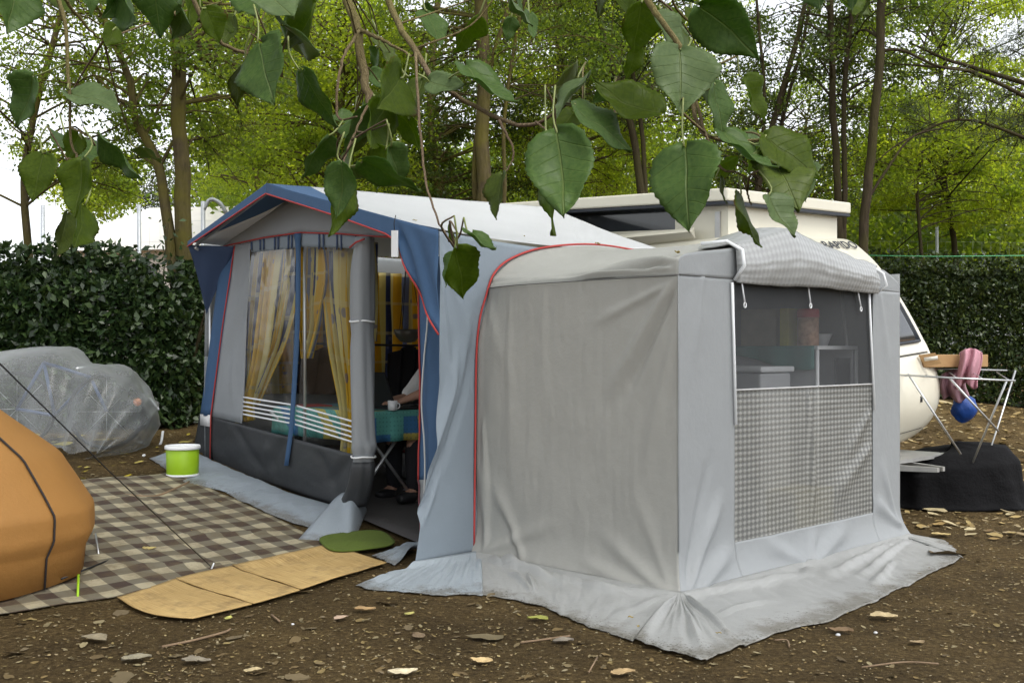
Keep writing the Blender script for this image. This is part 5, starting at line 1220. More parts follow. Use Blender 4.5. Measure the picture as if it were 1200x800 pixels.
tree('bright yellow green tree filling the top right corner', [pstem([(1125, 520), (1120, 300), (1100, 150), (1110, 0), (1100, -60)], 23.5, .12, .06)], cl(85, 1010, 1230, -60, 190, 18.5, 23, 12), .09, M_lf1, M_bark2, n=150, rad=.55)
tree('low pale green tree above the right hedge, in front of the mesh fence', [pstem([(1085, 520), (1082, 330), (1075, 230), (1080, 170)], 22, .08, .04)], cl(46, 1015, 1220, 165, 262, 21, 25, 13), .10, M_lf1, M_bark2, n=150, rad=.5)
tree('broad bright green tree behind the awning peak with dense small leaves', [pstem([(300, 560), (300, 380), (305, 250), (290, 120), (300, -40)], 21, .14, .07)], cl(120, 200, 430, -60, 215, 19.5, 24, 23), .085, M_lf1, n=150, rad=.55)
tree('broad green tree behind the middle of the caravan roof', [pstem([(705, 560), (708, 380), (700, 250), (712, 120), (700, -40)], 22, .13, .07)], cl(110, 610, 860, -60, 235, 20.5, 25, 24), .085, M_lf1, n=150, rad=.58)
tree('pale green tree filling the gap between the fanned stems and the twin stemmed tree', [pstem([(940, 560), (940, 380), (935, 250), (945, 140)], 22, .12, .05)], cl(60, 850, 1060, 90, 250, 20.5, 25, 25), .085, M_lf1, n=140, rad=.55)
tree('round bushy pine far behind the left hedge', [pstem([(95, 500), (95, 300), (100, 240)], 27, .12, .06)], cl(30, 55, 150, 185, 250, 26, 29, 14), .12, M_lf1, n=160, rad=.6)
tree('distant umbrella pine right of the left fence post', [pstem([(205, 500), (208, 300), (212, 235)], 40, .15, .10)], cl(26, 160, 290, 190, 240, 39, 42, 15), .14, M_lfp, n=160, rad=.9, name='pine_tree', asp=.4)
# the poplars overhead: high crowns above and behind the camera that shade the pitch
for sx_, sy_, lab in ((-6.5, 2.0, 'tall poplar standing left of the camera, its crown spreading overhead'), (5.6, 1.2, 'tall poplar standing right of the camera, its crown spreading overhead')):
    rg = np.random.default_rng(int(sx_*10)+200); cs_ = np.stack([rg.uniform(-6.5, 6.5, 75)*.55+sx_*.5, rg.uniform(-1.5, 11, 75), rg.uniform(6.6, 9.0, 75)], -1)
    tree(lab, [[((sx_, sy_, gz0(sx_, sy_)-.1), .26), ((sx_*.98, sy_+.1, 2.5), .22), ((sx_*.93, sy_+.3, 5), .18), ((sx_*.9, sy_+.4, 8.5), .10)]], cs_, .19, M_lf2, n=75, rad=.95)
# wood farther back, one mass
rg = np.random.default_rng(55)
C = []
for d in (27, 31, 36):
    for _ in range(230):
        px = rg.uniform(250, 1280); 
        lim = 250-170*(.5+.5*float(vn(px*.012, d, 0, 8)))
        if 820 < px < 1000: lim += 70
        py = rg.uniform(lim, 330); C.append(at(px, py, d+rg.uniform(-2, 2)))
C = np.array(C); k = 190; P = np.repeat(C, k, 0)+rg.normal(size=(len(C)*k, 3))*np.array([.75, .6, .5])
tag(fastmesh('far_wood', leafcloud(P, .17, .6, rg=rg), quads(len(P)), M_lf2), 'dense far wood behind the campsite, read as one mass', None, kind='stuff')
# hedges
def hedge(lab, poly_, h, depth, n, mat, size, gaps=0, seed=0, top=.12):
    rg = np.random.default_rng(seed); t = thing('hedge', lab, 'hedge', (*poly_[0], float(gz0(*poly_[0])))); pts = poly(poly_, 200)
    i = rg.integers(0, 199, n); u_ = rg.uniform(0, 1, n)[:, None]; b = pts[i]*(1-u_)+pts[i+1]*u_
    z = rg.uniform(0, 1, n)**.85; edge = np.where(rg.uniform(0, 1, n) < .72, rg.choice([-1, 1], n, p=[.78, .22])*rg.uniform(.75, 1, n), rg.uniform(-1, 1, n))
    hh = h*(1+top*fbm(b[:, 0]*1.6, b[:, 1]*1.6, s=seed)); wd = depth*(.86+.22*fbm(b[:, 0]*2, z*4, s=seed+5))*np.where(z > .9, 1-(z-.9)*5, 1)
    zt = z*hh; spr = rg.uniform(0, 1, n) < .06; zt = np.where(spr, hh*rg.uniform(.97, 1.13, n), zt)
    x = b[:, 0]+rg.normal(0, .03, n); y = b[:, 1]+edge*wd; g_ = gz0(x, y)
    P = np.stack([x, y, g_+zt+.03], -1)
    if gaps: keep = fbm(x*1.8, zt*1.8, s=seed+9) < gaps; P = P[keep]
    fastmesh('foliage', leafcloud(P, size, .52, rg=rg), quads(len(P)), mat, t)['kind'] = 'stuff'
    for q in pts[::7]:
        g0 = float(gz0(q[0], q[1])); m = MB()
        m.tube(smoothp([(q[0], q[1], g0-.05), (q[0]+rg.normal(0, .1), q[1]+rg.normal(0, .08), g0+h*.45), (q[0]+rg.normal(0, .25), q[1]+rg.normal(0, .1), g0+h*.92)], 8), np.linspace(.028, .008, 8), 6, cap=False).build('stem', M_bark2, t)
    return t
M_laurel = leafmat('laurel_leaves', [(.010, .024, .008), (.018, .040, .012), (.034, .066, .018), (.065, .105, .032)], .12, rough=.38, spec=.5)
M_laurel2 = leafmat('privet_leaves', [(.014, .026, .010), (.026, .046, .014), (.046, .07, .02), (.075, .10, .022)], .15, rough=.4, spec=.4)
a0 = at(-160, 500, 11.2); a1 = at(120, 500, 11.4); a2 = at(222, 500, 11.9); a3 = at(262, 500, 13.0)
hedge('dark glossy laurel hedge on the left behind the plastic sheet', [a0[:2], a1[:2], a2[:2], a3[:2]], 1.50, .55, 40000, M_laurel, .10, seed=3, top=.34)
b0 = at(930, 500, 21.5); b1 = at(1100, 500, 21.0); b2 = at(1330, 500, 20.0)
hedge('dark clipped hedge on the right behind the caravan nose', [b0[:2], b1[:2], b2[:2]], 2.42, .6, 60000, M_laurel2, .095, seed=4, top=.22)
# tall loose shoots over the left hedge
rgs = np.random.default_rng(12)
sh = thing('shrub', 'loose leafy shrub shoots rising above the left hedge beside the mossy trunks', 'shrub', at(190, 420, 11.6)*np.array([1, 1, 0])+np.array([0, 0, gz0(*at(190, 420, 11.6)[:2])]))
m = MB(); Cc = []
for px, top_ in ((150, 322), (172, 316), (186, 262), (196, 300), (205, 330), (120, 318), (100, 322)):
    p0 = at(px, 430, 11.6); p1 = at(px+rgs.uniform(-12, 12), top_, 11.6); q = smoothp([p0, lerp(p0, p1, .5)+rgs.normal(size=3)*.05, p1], 12); m.tube(q, np.linspace(.012, .004, 12), 5, cap=False)
    for _ in range(70): Cc.append(q[rgs.integers(3, 12)]+rgs.normal(size=3)*.10)
m.build('stems', M_bark2, sh); fastmesh('foliage', leafcloud(np.array(Cc), .08, .55, rg=rgs), quads(len(Cc)), M_laurel, sh)
# ------------------------------------------------------------------ fences, far house
M_post = plain('galvanised_post', (.45, .48, .52), .5, .3, bmp=0)
def fence(lab, P, tops, h):
    t = thing('mesh_fence', lab, 'fence', P[0])
    for p in P: MB().tube([p, p+np.array([0, 0, h])], .035, 8).build('post', M_post, t)
    m = MB()
    for a, b in zip(P[:-1], P[1:]):
        for k in range(9): m.tube([a+np.array([0, 0, h*(.1+.1*k)]), b+np.array([0, 0, h*(.1+.1*k)])], .0016, 3, cap=False)
        n_ = int(np.linalg.norm(b-a)/.18)
        for k in range(n_): q = lerp(a, b, k/n_); m.tube([q+np.array([0, 0, .1*h]), q+np.array([0, 0, .9*h])], .0016, 3, cap=False)
    o = m.build('wire_mesh', M_post, t); o['kind'] = 'stuff'; return t
def gp_(px, d): p = at(px, 500, d); p[2] = gz0(p[0], p[1]); return p
f1 = fence('metal mesh fence behind the left hedge with tall grey posts', [gp_(-60, 17), gp_(50, 17), gp_(163, 17), gp_(238, 16.6), gp_(330, 16.3)], 0, 2.95-.0)
q = gp_(238, 16.6)+np.array([0, 0, 2.95]); MB().tube(smoothp([q-np.array([0, 0, .15]), at(246, 234, 16.6), at(258, 238, 16.6), at(265, 250, 16.6)], 12), .03, 8).build('curved_arm', M_post, f1)
fence('wire mesh fence above the right hedge with a pale post', [gp_(1010, 24.5), gp_(1098, 24), gp_(1215, 23.5)], 0, 3.62)
o = MB().tube([at(985, 299, 19.5), at(1100, 300.5, 19.4), at(1260, 299, 19)], .008, 5).build('green_line', plain('green_cord', (.08, .35, .16), .6, bmp=0), None); tag(o, 'thin green line stretched above the right hedge', 'line')
hs = thing('low_house', 'low pale house with a shallow light roof beyond the left hedge', 'house', gp_(160, 24))
M_pale = plain('pale_render', (.80, .72, .66), .8, var=.05, scale=2); M_roofp = plain('pale_roof_sheet', (.82, .78, .74), .6, var=.05, scale=3)
A_b, B_b = gp_(60, 24), gp_(420, 23)
A_b[2] = B_b[2] = .55
ax = (B_b-A_b)/np.linalg.norm(B_b-A_b); pn = np.array([-ax[1], ax[0], 0]); Lh = np.linalg.norm(B_b-A_b)
zt = at(300, 296, 24)[2]; zr = at(200, 243, 26)[2]
e = lambda s, w_, z: np.array([*(A_b[:2]+ax[:2]*s+pn[:2]*w_), z])
MB().hexa([e(0, 0, .4), e(Lh, 0, .4), e(Lh, 5, .4), e(0, 5, .4), e(0, 0, zt), e(Lh, 0, zt), e(Lh, 5, zt), e(0, 5, zt)]).build('wall', M_pale, hs, smooth=False)
MB().hexa([e(-.4, -.4, zt), e(Lh+.4, -.4, zt), e(Lh+.4, 5.4, zt), e(-.4, 5.4, zt), e(1.2, 2.3, zr-.0), e(Lh+.2, 2.3, zr), e(Lh+.2, 2.7, zr), e(1.2, 2.7, zr)]).build('roof', M_roofp, hs, smooth=False)
for s in (1.5, 4.0): MB().hexa([e(s, -.03, 1.5), e(s+1, -.03, 1.5), e(s+1, .02, 1.5), e(s, .02, 1.5), e(s, -.03, zt-.3), e(s+1, -.03, zt-.3), e(s+1, .02, zt-.3), e(s, .02, zt-.3)]).build('window', M_glass, hs, smooth=False)

# ------------------------------------------------------------------ ground litter
rg = np.random.default_rng(99)
def litter(n, size, cols, name, lab, dens, seed, lift=.004, asp=.6, ymax=13, xmax=6.0, mat=False):
    rg = np.random.default_rng(seed); x = rg.uniform(-5.5, xmax, n*3); y = 3.2+(ymax-3.2)*rg.uniform(0, 1, n*3)**1.5
    a, b = ab(x, y); ok = ~((a > -.18) & (a < 3.3) & (b > -1.75) & (b < 3.7))
    onm = (a > -2.5) & (a < -.30) & (b > .56) & (b < 2.95)
    ok &= onm if mat else ~onm
    ok &= rg.uniform(0, 1, n*3) < dens(x, y)
    x, y = x[ok][:n], y[ok][:n]; c = np.stack([x, y, gz(x, y)+lift+.006*fbm(x*9, y*9, s=9)+rg.uniform(0, .008, len(x))], -1); k = len(c)
    sz = size*np.exp(rg.normal(0, .45, k)); an = rg.uniform(0, 2*PI, k); tl_ = rg.normal(0, .15, (k, 2))
    d = np.stack([np.cos(an), np.sin(an), tl_[:, 0]], -1); s = np.stack([-np.sin(an), np.cos(an), tl_[:, 1]], -1)
    N = 10; th = np.linspace(0, 2*PI, N, endpoint=False)
    v = np.empty((k, N+1, 3)); v[:, N] = c-np.array([0, 0, 1])*sz[:, None]*.03
    for i, a_ in enumerate(th):
        j = rg.uniform(.78, 1.15, (k, 1)); tip = 1+.35*max(0, math.cos(a_))**6; w_ = abs(math.sin(a_))**.8*math.copysign(1, math.sin(a_))
        v[:, i] = c+d*sz[:, None]*math.cos(a_)*.5*j*tip+s*sz[:, None]*w_*asp*.5*j+np.array([0, 0, 1])*(sz*rg.uniform(0, .08, k))[:, None]
    base = np.arange(k)[:, None]*(N+1); tri = np.concatenate([np.stack([base[:, 0]+i, base[:, 0]+(i+1) % N, base[:, 0]+N], -1) for i in range(N)])
    m = leafmat(name+'_tones', cols, .1, rough=.8, tcol=(1, 1, 1), spec=.15)
    return tag(fastmesh(name, v.reshape(-1, 3), tri, m), lab, None, kind='stuff')
lowleft = lambda x, y: np.clip(1.1-.42*np.hypot((x+1.6)/1.2, (y-4.4)/1.3), .06, 1)
litter(520, .055, [(.14, .105, .06), (.165, .13, .078), (.15, .108, .052), (.12, .085, .044), (.18, .15, .09)], 'dry_leaf_litter', 'grey brown dead poplar leaves trodden into the soil', lowleft, 1, .002, .72)
litter(20000, .015, [(.26, .20, .085), (.20, .14, .06), (.14, .10, .05), (.30, .25, .14), (.09, .065, .035)], 'leaf_fragments', 'small dry leaf fragments scattered over the soil', lambda x, y: .25+.75*np.clip(fbm(x*1.3, y*1.3, s=4)+.4, 0, 1), 2, .003)
litter(22000, .008, [(.42, .34, .16), (.30, .22, .12), (.34, .29, .18), (.12, .08, .05)], 'soil_crumbs', 'fine crumbs, chips and grit on the soil', lambda x, y: .3+.7*np.clip(fbm(x*2, y*2, s=14)+.4, 0, 1), 3, .002, .8)
litter(900, .06, [(.45, .36, .03), (.38, .30, .05), (.22, .15, .05), (.5, .42, .12)], 'yellow_leaf_litter', 'yellow fallen leaves in front of the left hedge', lambda x, y: ((x < -2.3) & (y > 8.2))*.9, 4, .008)
litter(5200, .065, [(.30, .20, .08), (.42, .32, .14), (.18, .12, .06), (.5, .42, .25)], 'right_leaf_litter', 'dry leaves covering the ground around the caravan nose', lambda x, y: ((x > 3.0) & (y > 7.6))*.95, 5, .008, ymax=20, xmax=11)
litter(260, .020, [(.36, .28, .10), (.22, .15, .06), (.14, .10, .05), (.44, .38, .2)], 'mat_leaf_bits', 'small dry leaf bits lying on the gingham mat', lambda x, y: .4+.6*np.clip(fbm(x*1.5, y*1.5, s=24)+.3, 0, 1), 8, .030, mat=True)
# twigs
M_twig = plain('twig_bark', (.22, .15, .09), .85, var=.3)
for i, (pts, r, lab) in enumerate((([(190, 760), (228, 752), (262, 743), (270, 739)], .006, 'long thin twig lying in the dead leaves below the bamboo mats'), ([(143, 581), (180, 583), (203, 575), (222, 566)], .010, 'pale crooked twig along the far edge of the gingham mat'), ([(610, 755), (640, 751), (668, 747)], .005, 'thin twig on bare soil below the left annex flap'), ([(318, 722), (328, 730)], .005, 'short twig just below the bamboo mats'), ([(925, 760), (922, 752), (908, 752)], .004, 'small curled twig beside the right annex flap'), ([(690, 790), (700, 772)], .004, 'short twig near the bottom edge of the photo'), ([(1010, 784), (1060, 778), (1100, 780)], .004, 'faint long twig at the bottom right'))):
    q = [ghit(*p)+np.array([0, 0, .010]) for p in pts]; o = MB().tube(smoothp(q, 10) if len(q) > 2 else q, r, 6).build('twig', M_twig, None); tag(o, lab, 'twig', 'fallen twigs'); rebase(o, q[0])
# larger single fallen leaves
def fallen(px, py, wpx, ang, col, lab, curl=.25, asp=.62, seed=0):
    c = np.array(ghit(px, py)); s = wpx/F*c[1]; n_ = 14; d = np.array([math.cos(ang), math.sin(ang)]); e_ = np.array([-d[1], d[0]]); out = np.zeros((n_, 7, 3)); uv = np.zeros((n_, 7, 2))
    for i in range(n_):
        u_ = i/(n_-1); wv = asp*.5*s*math.sin(PI*u_**.75)**.8*(1+.25*float(vn(i*.9, seed, 0, 5)))
        for j in range(7):
            q = (j-3)/3; p = c[:2]+d*(u_-.5)*s+e_*q*wv*(1+.15*float(vn(i*1.3, j, seed, 2))); z = float(gz(*p))+.012+curl*s*(.5*q*q*.6+.25*math.sin(u_*5+seed)*.4+.10*float(vn(i*.5, j*.5, seed, 3))+.12)
            out[i, j] = (p[0], p[1], z); uv[i, j] = (q*.5+.5, u_)
    o = MB().grid(out, uv=uv).build('fallen_leaf', plain('dry_leaf_%s' % '_'.join('%02d' % int(k*99) for k in col), col, .75, var=.3, scale=30, bscale=90, bmp=.4), None, thick=.0008)
    tag(o, lab, 'leaf', 'large fallen leaves'); return rebase(o, c)
for i, a_ in enumerate(((1036, 726, 34, .1, (.46, .36, .20), 'tan curled leaf lying alone right of the annex flap'), (985, 742, 30, 2.6, (.20, .13, .07), 'brown leaf half buried beside the annex mud flap'), (472, 792, 38, .5, (.58, .50, .34), 'large pale cream leaf at the bottom edge, left of centre'),
        (564, 778, 28, 2.9, (.55, .40, .20), 'cream and orange leaf on the soil in front of the annex corner'), (730, 792, 30, .2, (.40, .28, .14), 'light brown leaf at the bottom edge below the annex corner'), (400, 727, 20, .8, (.50, .36, .26), 'pinkish dry leaf below the bamboo mat'),
        (630, 728, 26, 2.8, (.30, .30, .07), 'yellow green leaf at the edge of the left annex flap'), (428, 717, 26, .4, (.40, .26, .12), 'orange brown leaf below the right end of the bamboo mats'), (480, 722, 16, 1.0, (.42, .38, .12), 'small yellow leaf in front of the blue grey flap'),
        (268, 727, 14, 1.4, (.44, .42, .12), 'pale yellow leaf touching the front edge of the bamboo mat'), (296, 789, 22, .3, (.45, .36, .20), 'tan leaf below the long thin twig'), (660, 754, 26, .3, (.22, .19, .15), 'grey dead leaf by the twig below the left annex flap'),
        (346, 601, 14, .6, (.30, .20, .06), 'brown leaf on the grey mud flap of the awning'), (1103, 629, 24, .1, (.42, .32, .14), 'tan leaf behind the far tip of the right flap'), (1075, 756, 20, .3, (.30, .22, .12), 'dull brown leaf at the lower right on bare soil'),
        (175, 645, 16, .5, (.45, .36, .14), 'pale leaf on the gingham mat beside the orange tent'), (490, 748, 22, 2.2, (.17, .12, .07), 'dark dead leaf in the soil, low centre'), (160, 775, 34, .4, (.26, .23, .16), 'grey dead leaf at the lower left corner'), (110, 752, 36, 2.8, (.24, .20, .13), 'grey brown dead leaf left of the twig'), (230, 778, 34, .1, (.22, .19, .14), 'flat grey leaf among the dead leaves below the mats'))):
    fallen(*a_, seed=i)
for x, y, r, lab in ((982, 745, .010, 'white pebble beside the brown half buried leaf'), (1026, 742, .008, 'second white pebble, to the right of the brown leaf'), (343, 732, .007, 'small white pebble below the bamboo mats')):
    p = ghit(x, y); o = MB().blob(p+np.array([0, 0, r*.6]), (r*1.2, r, r*.8), 12, 8, lambda d: 1+.12*float(vn(d.x*3, d.y*3, d.z*3, 1))).build('pebble', plain('white_stone', (.6, .6, .6), .7), None); tag(o, lab, 'pebble'); rebase(o, p)

M_dry = plain('small_dry_leaf', (.36, .28, .08), .7, var=.3)
def canvasleaf(p, s, an, lab):
    d = np.array([math.cos(an), math.sin(an), .1]); e_ = np.array([-math.sin(an), math.cos(an), .15]); out = np.array([[p+d*s*(i/6-.5)+e_*s*.3*(j-1)*math.sin(PI*(i+.3)/6.6)+np.array([0, 0, s*.12*(abs(j-1)+math.sin(i))+.008]) for j in range(3)] for i in range(7)])
    o = MB().grid(out).build('fallen_leaf', M_dry, None, thick=.001); tag(o, lab, 'leaf', 'small leaves lying on the canvas'); rebase(o, p)
for s_, t_, z_, an, lab in ((.17, .62, .035, .3, 'small yellow leaf on the front part of the white awning roof'), (.33, .80, .02, 2.0, 'tiny dry leaf on the white awning roof above the red arch'), (.55, .70, .022, 1.0, 'tiny dry leaf farther back on the white awning roof')):
    canvasleaf(roof_pt(s_, t_, 1), z_, an, lab)
canvasleaf(W(1.50, -.02, 2.125), .05, .6, 'dry leaf caught on the red piping at the top of the annex arch')
canvasleaf(W(.36, -1.60, 1.885), .05, 1.2, 'yellowish leaf lying on the top corner of the annex roof')
for k, (x, y, lab) in enumerate(((739, 737, 'yellow leaf on the mud flap left of the corner fold'), (748, 748, 'second yellow leaf on the mud flap, just below the other'), (842, 756, 'yellow leaf at the tip of the mud flap corner'))):
    p = ghit(x, y-4); p[2] = float(gz(p[0], p[1]))+.035; canvasleaf(p, .028, k*1.3, lab)

# ------------------------------------------------------------------ hanging poplar branches close to the camera
def poplarmat(name, dark, light, trans, tc, brown=.0):
    m, t, p, o = nodes(name)
    uv = NN(t, 'ShaderNodeTexCoord'); sx = NN(t, 'ShaderNodeSeparateXYZ'); t.links.new(uv.outputs['UV'], sx.inputs[0])
    u_ = math_(t, 'ABSOLUTE', math_(t, 'SUBTRACT', sx.outputs['X'], .5)); v_ = sx.outputs['Y']
    q = math_(t, 'SUBTRACT', v_, math_(t, 'MULTIPLY', u_, .55)); fr_ = math_(t, 'ABSOLUTE', math_(t, 'SUBTRACT', math_(t, 'FRACT', math_(t, 'MULTIPLY', q, 7.0)), .5))
    side = ramp(t, fr_, [(0, (1, 1, 1)), (.06, (0, 0, 0))]).outputs[0]; mid = ramp(t, u_, [(.005, (1, 1, 1)), (.013, (0, 0, 0))]).outputs[0]
    vein = math_(t, 'MAXIMUM', math_(t, 'MULTIPLY', side, .28), mid)
    n = noise(t, 18, 5); c = ramp(t, n.outputs['Fac'], [(.3, dark), (.7, light)]).outputs[0]
    c = mixc(t, math_(t, 'MULTIPLY', vein, .5), c, (.17, .21, .07))
    if brown:
        e = math_(t, 'ADD', math_(t, 'MULTIPLY', u_, 1.5), math_(t, 'MULTIPLY', noise(t, 26, 4).outputs['Fac'], .55)); f = ramp(t, e, [(.86, (0, 0, 0)), (.98, (1, 1, 1))]).outputs[0]
        c = mixc(t, f, c, (.10, .05, .02))
    t.links.new(c, p.inputs['Base Color']); p.inputs['Roughness'].default_value = .42; p.inputs['Specular IOR Level'].default_value = .18
    b = bump(t, p, math_(t, 'MULTIPLY', vein, -1), .6, .003)
    tr = NN(t, 'ShaderNodeBsdfTranslucent'); t.links.new(mixc(t, 1.0, c, tc, 'MULTIPLY'), tr.inputs[0]); mx = NN(t, 'ShaderNodeMixShader'); mx.inputs[0].default_value = trans
    t.links.new(p.outputs[0], mx.inputs[1]); t.links.new(tr.outputs[0], mx.inputs[2]); t.links.new(mx.outputs[0], o.inputs[0]); return m
PM = [poplarmat('poplar_leaf_top', (.055, .105, .026), (.095, .155, .040), .42, (1.8, 2.1, .6)), poplarmat('poplar_leaf_backlit', (.065, .105, .010), (.105, .15, .015), .6, (2.4, 2.4, .4), .6), poplarmat('poplar_leaf_pale', (.085, .13, .052), (.125, .175, .070), .38, (1.5, 1.8, .7)), poplarmat('poplar_leaf_brown_edged', (.055, .085, .014), (.09, .125, .018), .35, (1.5, 1.6, .4), 1.0)]
def leafmesh(k, mi):
    """unit poplar leaf: petiole end at the origin side, blade along +Y, face +Z"""
    rg = np.random.default_rng(k); NLn, NC = 26, 11; out = np.zeros((NLn, NC, 3)); uv = np.zeros((NLn, NC, 2)); fo = rg.uniform(.08, .45); cu = rg.uniform(-.5, .7); wk = rg.uniform(.70, .95); tw = rg.uniform(-.35, .35)
    for i in range(NLn):
        t = i/(NLn-1); wv = np.interp(t, [0, .03, .1, .2, .32, .45, .6, .75, .88, .96, 1], [.03, .22, .385, .46, .47, .43, .335, .215, .10, .035, .0])
        wv *= wk*(1+.03*(1 if i % 2 else -1)*(0 < i < NLn-1)+.06*float(vn(t*5, k, 1, 8)))+.02*float(vn(i*.8, k, 0, 3))
        for j in range(NC):
            q = (j-(NC-1)/2)/((NC-1)/2); x = q*wv; back = -.07*abs(q)**2*max(0, 1-t*5)
            z = abs(x)*fo+cu*(t-.4)**2*.6-.02+.03*float(vn(t*4, q*2, k, 4))+.035*math.sin(t*12+k)*abs(q)**2+tw*x*t
            out[i, j] = (x, t+back, z); uv[i, j] = (.5+x, t)
    m = MB().grid(out, uv=uv); o = m.build('leaf', PM[mi], None, thick=.006); me = o.data; bpy.data.objects.remove(o); return me
LM = {(k, mi): leafmesh(k, mi) for mi in range(4) for k in range(6)}
M_pet = plain('petiole_green', (.17, .20, .06), .5, bmp=0); M_brn = barkmat('twig_brown_bark', (.11, .075, .05), (.24, .18, .12), (.19, .18, .05))
def branch(lab, limbs, leaves, seed, extra=()):
    rg = np.random.default_rng(seed)
    for cx, cy, sp, n_, d in extra:                    # smaller leaves filling the clusters
        for _ in range(n_):
            x, y = cx+rg.normal()*sp, cy+rg.normal()*sp*.6; l = rg.uniform(24, 44); an = rg.normal(0, .7)
            leaves.append((x, y, x+l*math.sin(an), y+l*math.cos(an), rg.uniform(.3, .95), d*rg.uniform(.95, 1.3), int(rg.choice([0, 1, 2, 3], p=[.35, .4, .12, .13]))))
    rg = np.random.default_rng(seed); first = at(*limbs[0][0][0], limbs[0][1]); t = thing('poplar_branch', lab, 'branch', first, 'poplar branches hanging into the top of the view')
    jp = []
    for pts, d0, d1, r0, r1 in limbs:
        q = smoothp([at(x, y, lerp(d0, d1, i/(len(pts)-1))) for i, (x, y) in enumerate(pts)], 30); q = q+np.array([[.25*r0*float(vn(i*.7, 1, seed)), 0, .25*r0*float(vn(i*.7, 5, seed))] for i in range(30)])*2
        MB().tube(q, np.linspace(r0, r1, 30), 8).build('twig', M_brn, t); jp.append(q)
    jp = np.vstack(jp); L = wloc(t)
    for i, (bx, by, tx, ty, wr, d, mi) in enumerate(leaves):
        B = at(bx, by, d); T = at(tx, ty, d*rg.uniform(.95, 1.04)); Y = T-B; ln = np.linalg.norm(Y); Y /= ln
        vd = -(B-np.array([0, 0, CAMH])); vd /= np.linalg.norm(vd); vd -= Y*vd.dot(Y); vd /= np.linalg.norm(vd)
        an = math.acos(min(1, max(.12, wr)))*rg.choice([-1, 1]); X0 = np.cross(Y, vd); Z = vd*math.cos(an)+X0*math.sin(an); X = np.cross(Y, Z)
        o = bpy.data.objects.new('leaf', LM[(int(rg.integers(0, 6)), mi)]); COL.objects.link(o); o.parent = t
        md = o.modifiers.new('thickness', 'SOLIDIFY'); md.thickness = .004
        s = ln; P = B-np.array(L); o.matrix_local = Matrix(((X[0]*s, Y[0]*s, Z[0]*s, P[0]), (X[1]*s, Y[1]*s, Z[1]*s, P[1]), (X[2]*s, Y[2]*s, Z[2]*s, P[2]), (0, 0, 0, 1)))
        k = int(np.argmin(np.linalg.norm((jp-B+Y*ln*.3)*np.array([1, .35, 1]), axis=1))); J = jp[k]
        a_ = B-Y*ln*.35+np.array([0, 0, ln*.22])
        if np.linalg.norm(J-B) < ln*.8: a_ = J
        elif np.linalg.norm(J-B) < .6*d: MB().tube(smoothp([J, lerp(J, a_, .5)+rg.normal(size=3)*.012, a_], 9), np.linspace(.0018, .0011, 9), 5).build('twig', M_brn, t)
        MB().tube(smoothp([a_, lerp(a_, B, .55)+rg.normal(size=3)*.004+np.array([0, 0, -.004]), B], 7), +.0009*d, 5).build('petiole', M_pet, t)
branch('poplar branch at the top left hanging over the hedge, first of the row', [([(40, -60), (62, -20), (74, 20), (80, 90), (84, 160), (92, 190)], 1.5, 1.5, .004, .0015), ([(150, -80), (178, -30), (196, -5), (205, 20)], 1.35, 1.35, .004, .002), ([(62, -20), (100, 30), (122, 48)], 1.5, 1.6, .003, .001), ([(84, 150), (105, 160)], 1.5, 1.5, .002, .001)],
       [(178, -38, 187, 46, .9, 1.25, 0), (215, 8, 206, 44, .8, 1.5, 2), (136, 32, 124, 54, .9, 1.6, 1), (82, 106, 143, 127, .45, 1.5, 2), (92, 157, 78, 190, .9, 1.5, 1), (118, 158, 170, 210, .42, 1.5, 0), (96, 188, 90, 256, .75, 1.35, 1), (100, 240, 92, 290, .45, 1.45, 1), (80, 250, 66, 300, .5, 1.5, 3), (98, -22, 110, 20, .6, 1.5, 0), (76, -20, 80, 14, .8, 1.6, 3), (40, 90, 22, 150, .7, 1.5, 0), (50, 180, 36, 236, .8, 1.4, 1), (20, -20, 8, 40, .8, 1.5, 0)], 101, [(110, -12, 26, 6, 1.6), (225, -6, 18, 4, 1.6), (150, 150, 30, 2, 1.8)])
branch('mossy poplar branch with leaf cluster left of centre, in front of the awning gable', [([(395, -60), (408, 0), (418, 30), (428, 90), (434, 130), (438, 172)], 1.9, 1.8, .009, .006), ([(205, -40), (240, 25), (262, 52), (292, 64), (330, 90)], 1.6, 1.7, .004, .002), ([(420, 36), (400, 75), (396, 136), (418, 137)], 1.8, 1.7, .003, .0015), ([(420, 34), (450, 48), (482, 66)], 1.85, 1.8, .004, .002), ([(436, 110), (410, 170), (400, 195)], 1.75, 1.6, .0025, .001)],
       [(302, 50, 316, 121, .72, 1.5, 0), (288, 72, 274, 120, .75, 1.55, 3), (252, 26, 278, 32, .6, 1.7, 1), (352, 84, 392, 152, .42, 1.55, 0), (372, 8, 332, 62, .5, 1.7, 1), (402, 192, 398, 256, .82, 1.4, 0), (410, 205, 390, 278, .5, 1.5, 1), (424, 190, 492, 226, .55, 1.55, 0), (448, 128, 428, 178, .8, 1.7, 1), (436, 122, 400, 178, .7, 1.75, 0), (470, 92, 442, 128, .8, 1.7, 1), (494, 92, 478, 140, .7, 1.75, 3), (458, 172, 472, 222, .7, 1.6, 0), (384, 160, 352, 208, .5, 1.7, 0), (300, -18, 345, 18, .6, 1.7, 2), (362, -20, 336, 30, .5, 1.8, 0), (470, 132, 496, 176, .6, 1.75, 1), (330, 30, 372, 62, .4, 1.75, 2), (452, 176, 442, 226, .5, 1.65, 1)], 102, [(440, 130, 34, 8, 2.0), (340, 10, 30, 4, 2.0), (405, 185, 24, 2, 1.85), (480, 60, 26, 2, 2.1)])
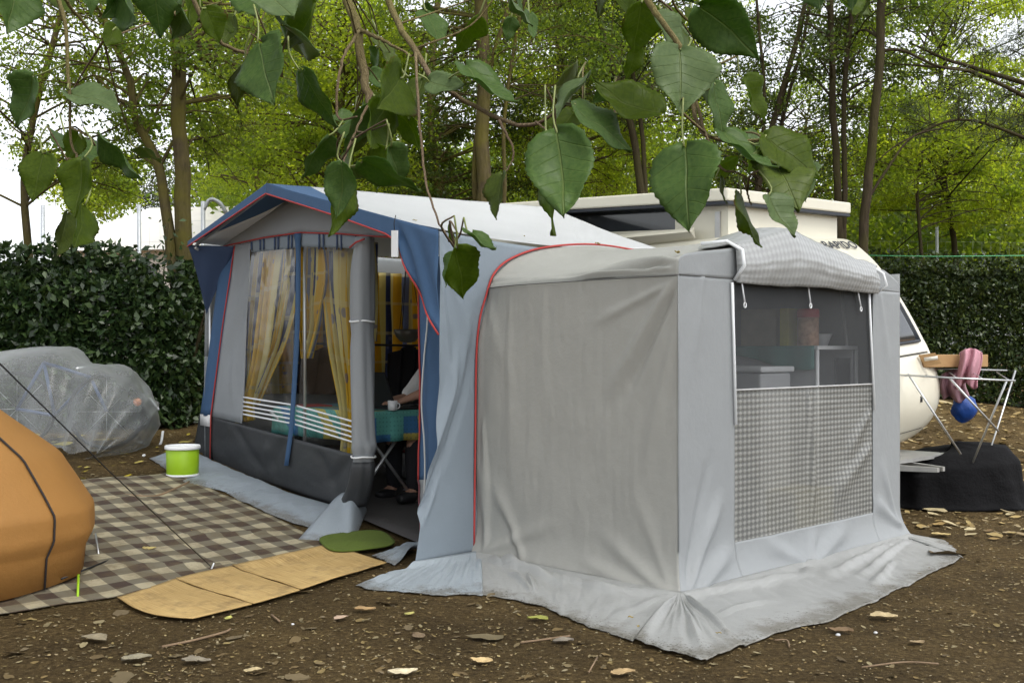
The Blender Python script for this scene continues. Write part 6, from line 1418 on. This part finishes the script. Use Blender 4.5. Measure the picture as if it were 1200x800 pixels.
branch('long thin poplar branch across the centre with a drooping twig before the white roof', [([(440, -60), (458, 10), (480, 50), (505, 92), (540, 113), (585, 141), (628, 143), (662, 122)], 1.8, 1.45, .006, .002), ([(487, 62), (492, 150), (498, 205), (512, 255), (533, 290)], 1.6, 1.45, .0022, .0012), ([(585, 141), (602, 180), (590, 205)], 1.5, 1.5, .002, .001), ([(628, 143), (655, 165)], 1.45, 1.4, .0015, .001), ([(660, 122), (690, 126), (720, 132)], 1.45, 1.45, .002, .001)],
       [(504, 98, 548, 104, .8, 1.6, 2), (545, 82, 604, 130, .42, 1.55, 0), (588, 204, 582, 258, .55, 1.5, 3), (654, 160, 664, 262, .98, 1.2, 0), (640, 164, 644, 276, .25, 1.28, 1), (672, 130, 638, 170, .8, 1.5, 1), (772, 136, 690, 100, .6, 1.4, 1), (684, 92, 646, 138, .3, 1.45, 2), (674, 122, 742, 176, .32, 1.4, 0), (536, 292, 546, 352, .80, 1.35, 1), (532, 296, 520, 336, .55, 1.4, 0), (534, 280, 526, 262, .3, 1.45, 1), (552, 276, 578, 298, .35, 1.4, 0), (600, 0, 626, 30, .3, 1.7, 2), (560, 20, 530, 62, .6, 1.8, 1)], 103, [(690, 120, 22, 2, 1.8), (620, -10, 26, 3, 2.0), (500, 10, 26, 2, 2.1)])
branch('leafy poplar branch at the upper right with the largest leaves, over the caravan roof', [([(742, -60), (760, 0), (772, 20), (800, 60), (812, 110), (820, 150), (850, 166), (895, 162)], 1.35, 1.3, .005, .0015), ([(812, 110), (840, 190), (870, 205), (905, 228)], 1.3, 1.3, .002, .001), ([(870, 205), (880, 240)], 1.3, 1.3, .0014, .001), ([(850, -50), (830, 0), (812, 40)], 1.2, 1.25, .004, .002)],
       [(752, 4, 742, 63, .85, 1.4, 1), (768, 18, 800, 62, .45, 1.35, 2), (820, 6, 890, 66, .95, 1.1, 0), (797, 58, 798, 136, .92, 1.2, 2), (802, 172, 806, 270, .95, 1.15, 0), (838, 98, 850, 165, .38, 1.3, 0), (846, 160, 908, 206, .35, 1.3, 0), (898, 158, 962, 208, .62, 1.3, 1), (906, 178, 938, 246, .72, 1.3, 3), (900, 230, 930, 280, .6, 1.25, 2), (868, 230, 893, 290, .22, 1.3, 1), (872, 92, 894, 146, .4, 1.35, 1), (774, -46, 812, 6, .8, 1.2, 0), (706, -30, 700, 22, .6, 1.5, 3), (1000, -40, 1004, 16, .5, 1.5, 0), (978, -36, 988, 8, .6, 1.5, 1), (948, -40, 968, 14, .7, 1.6, 0), (716, -12, 748, 22, .5, 1.45, 1), (842, 208, 848, 240, .15, 1.3, 3)], 104, [(790, 30, 30, 5, 1.6), (880, 175, 24, 4, 1.6), (985, -14, 18, 3, 1.6), (840, 95, 20, 2, 1.6)])
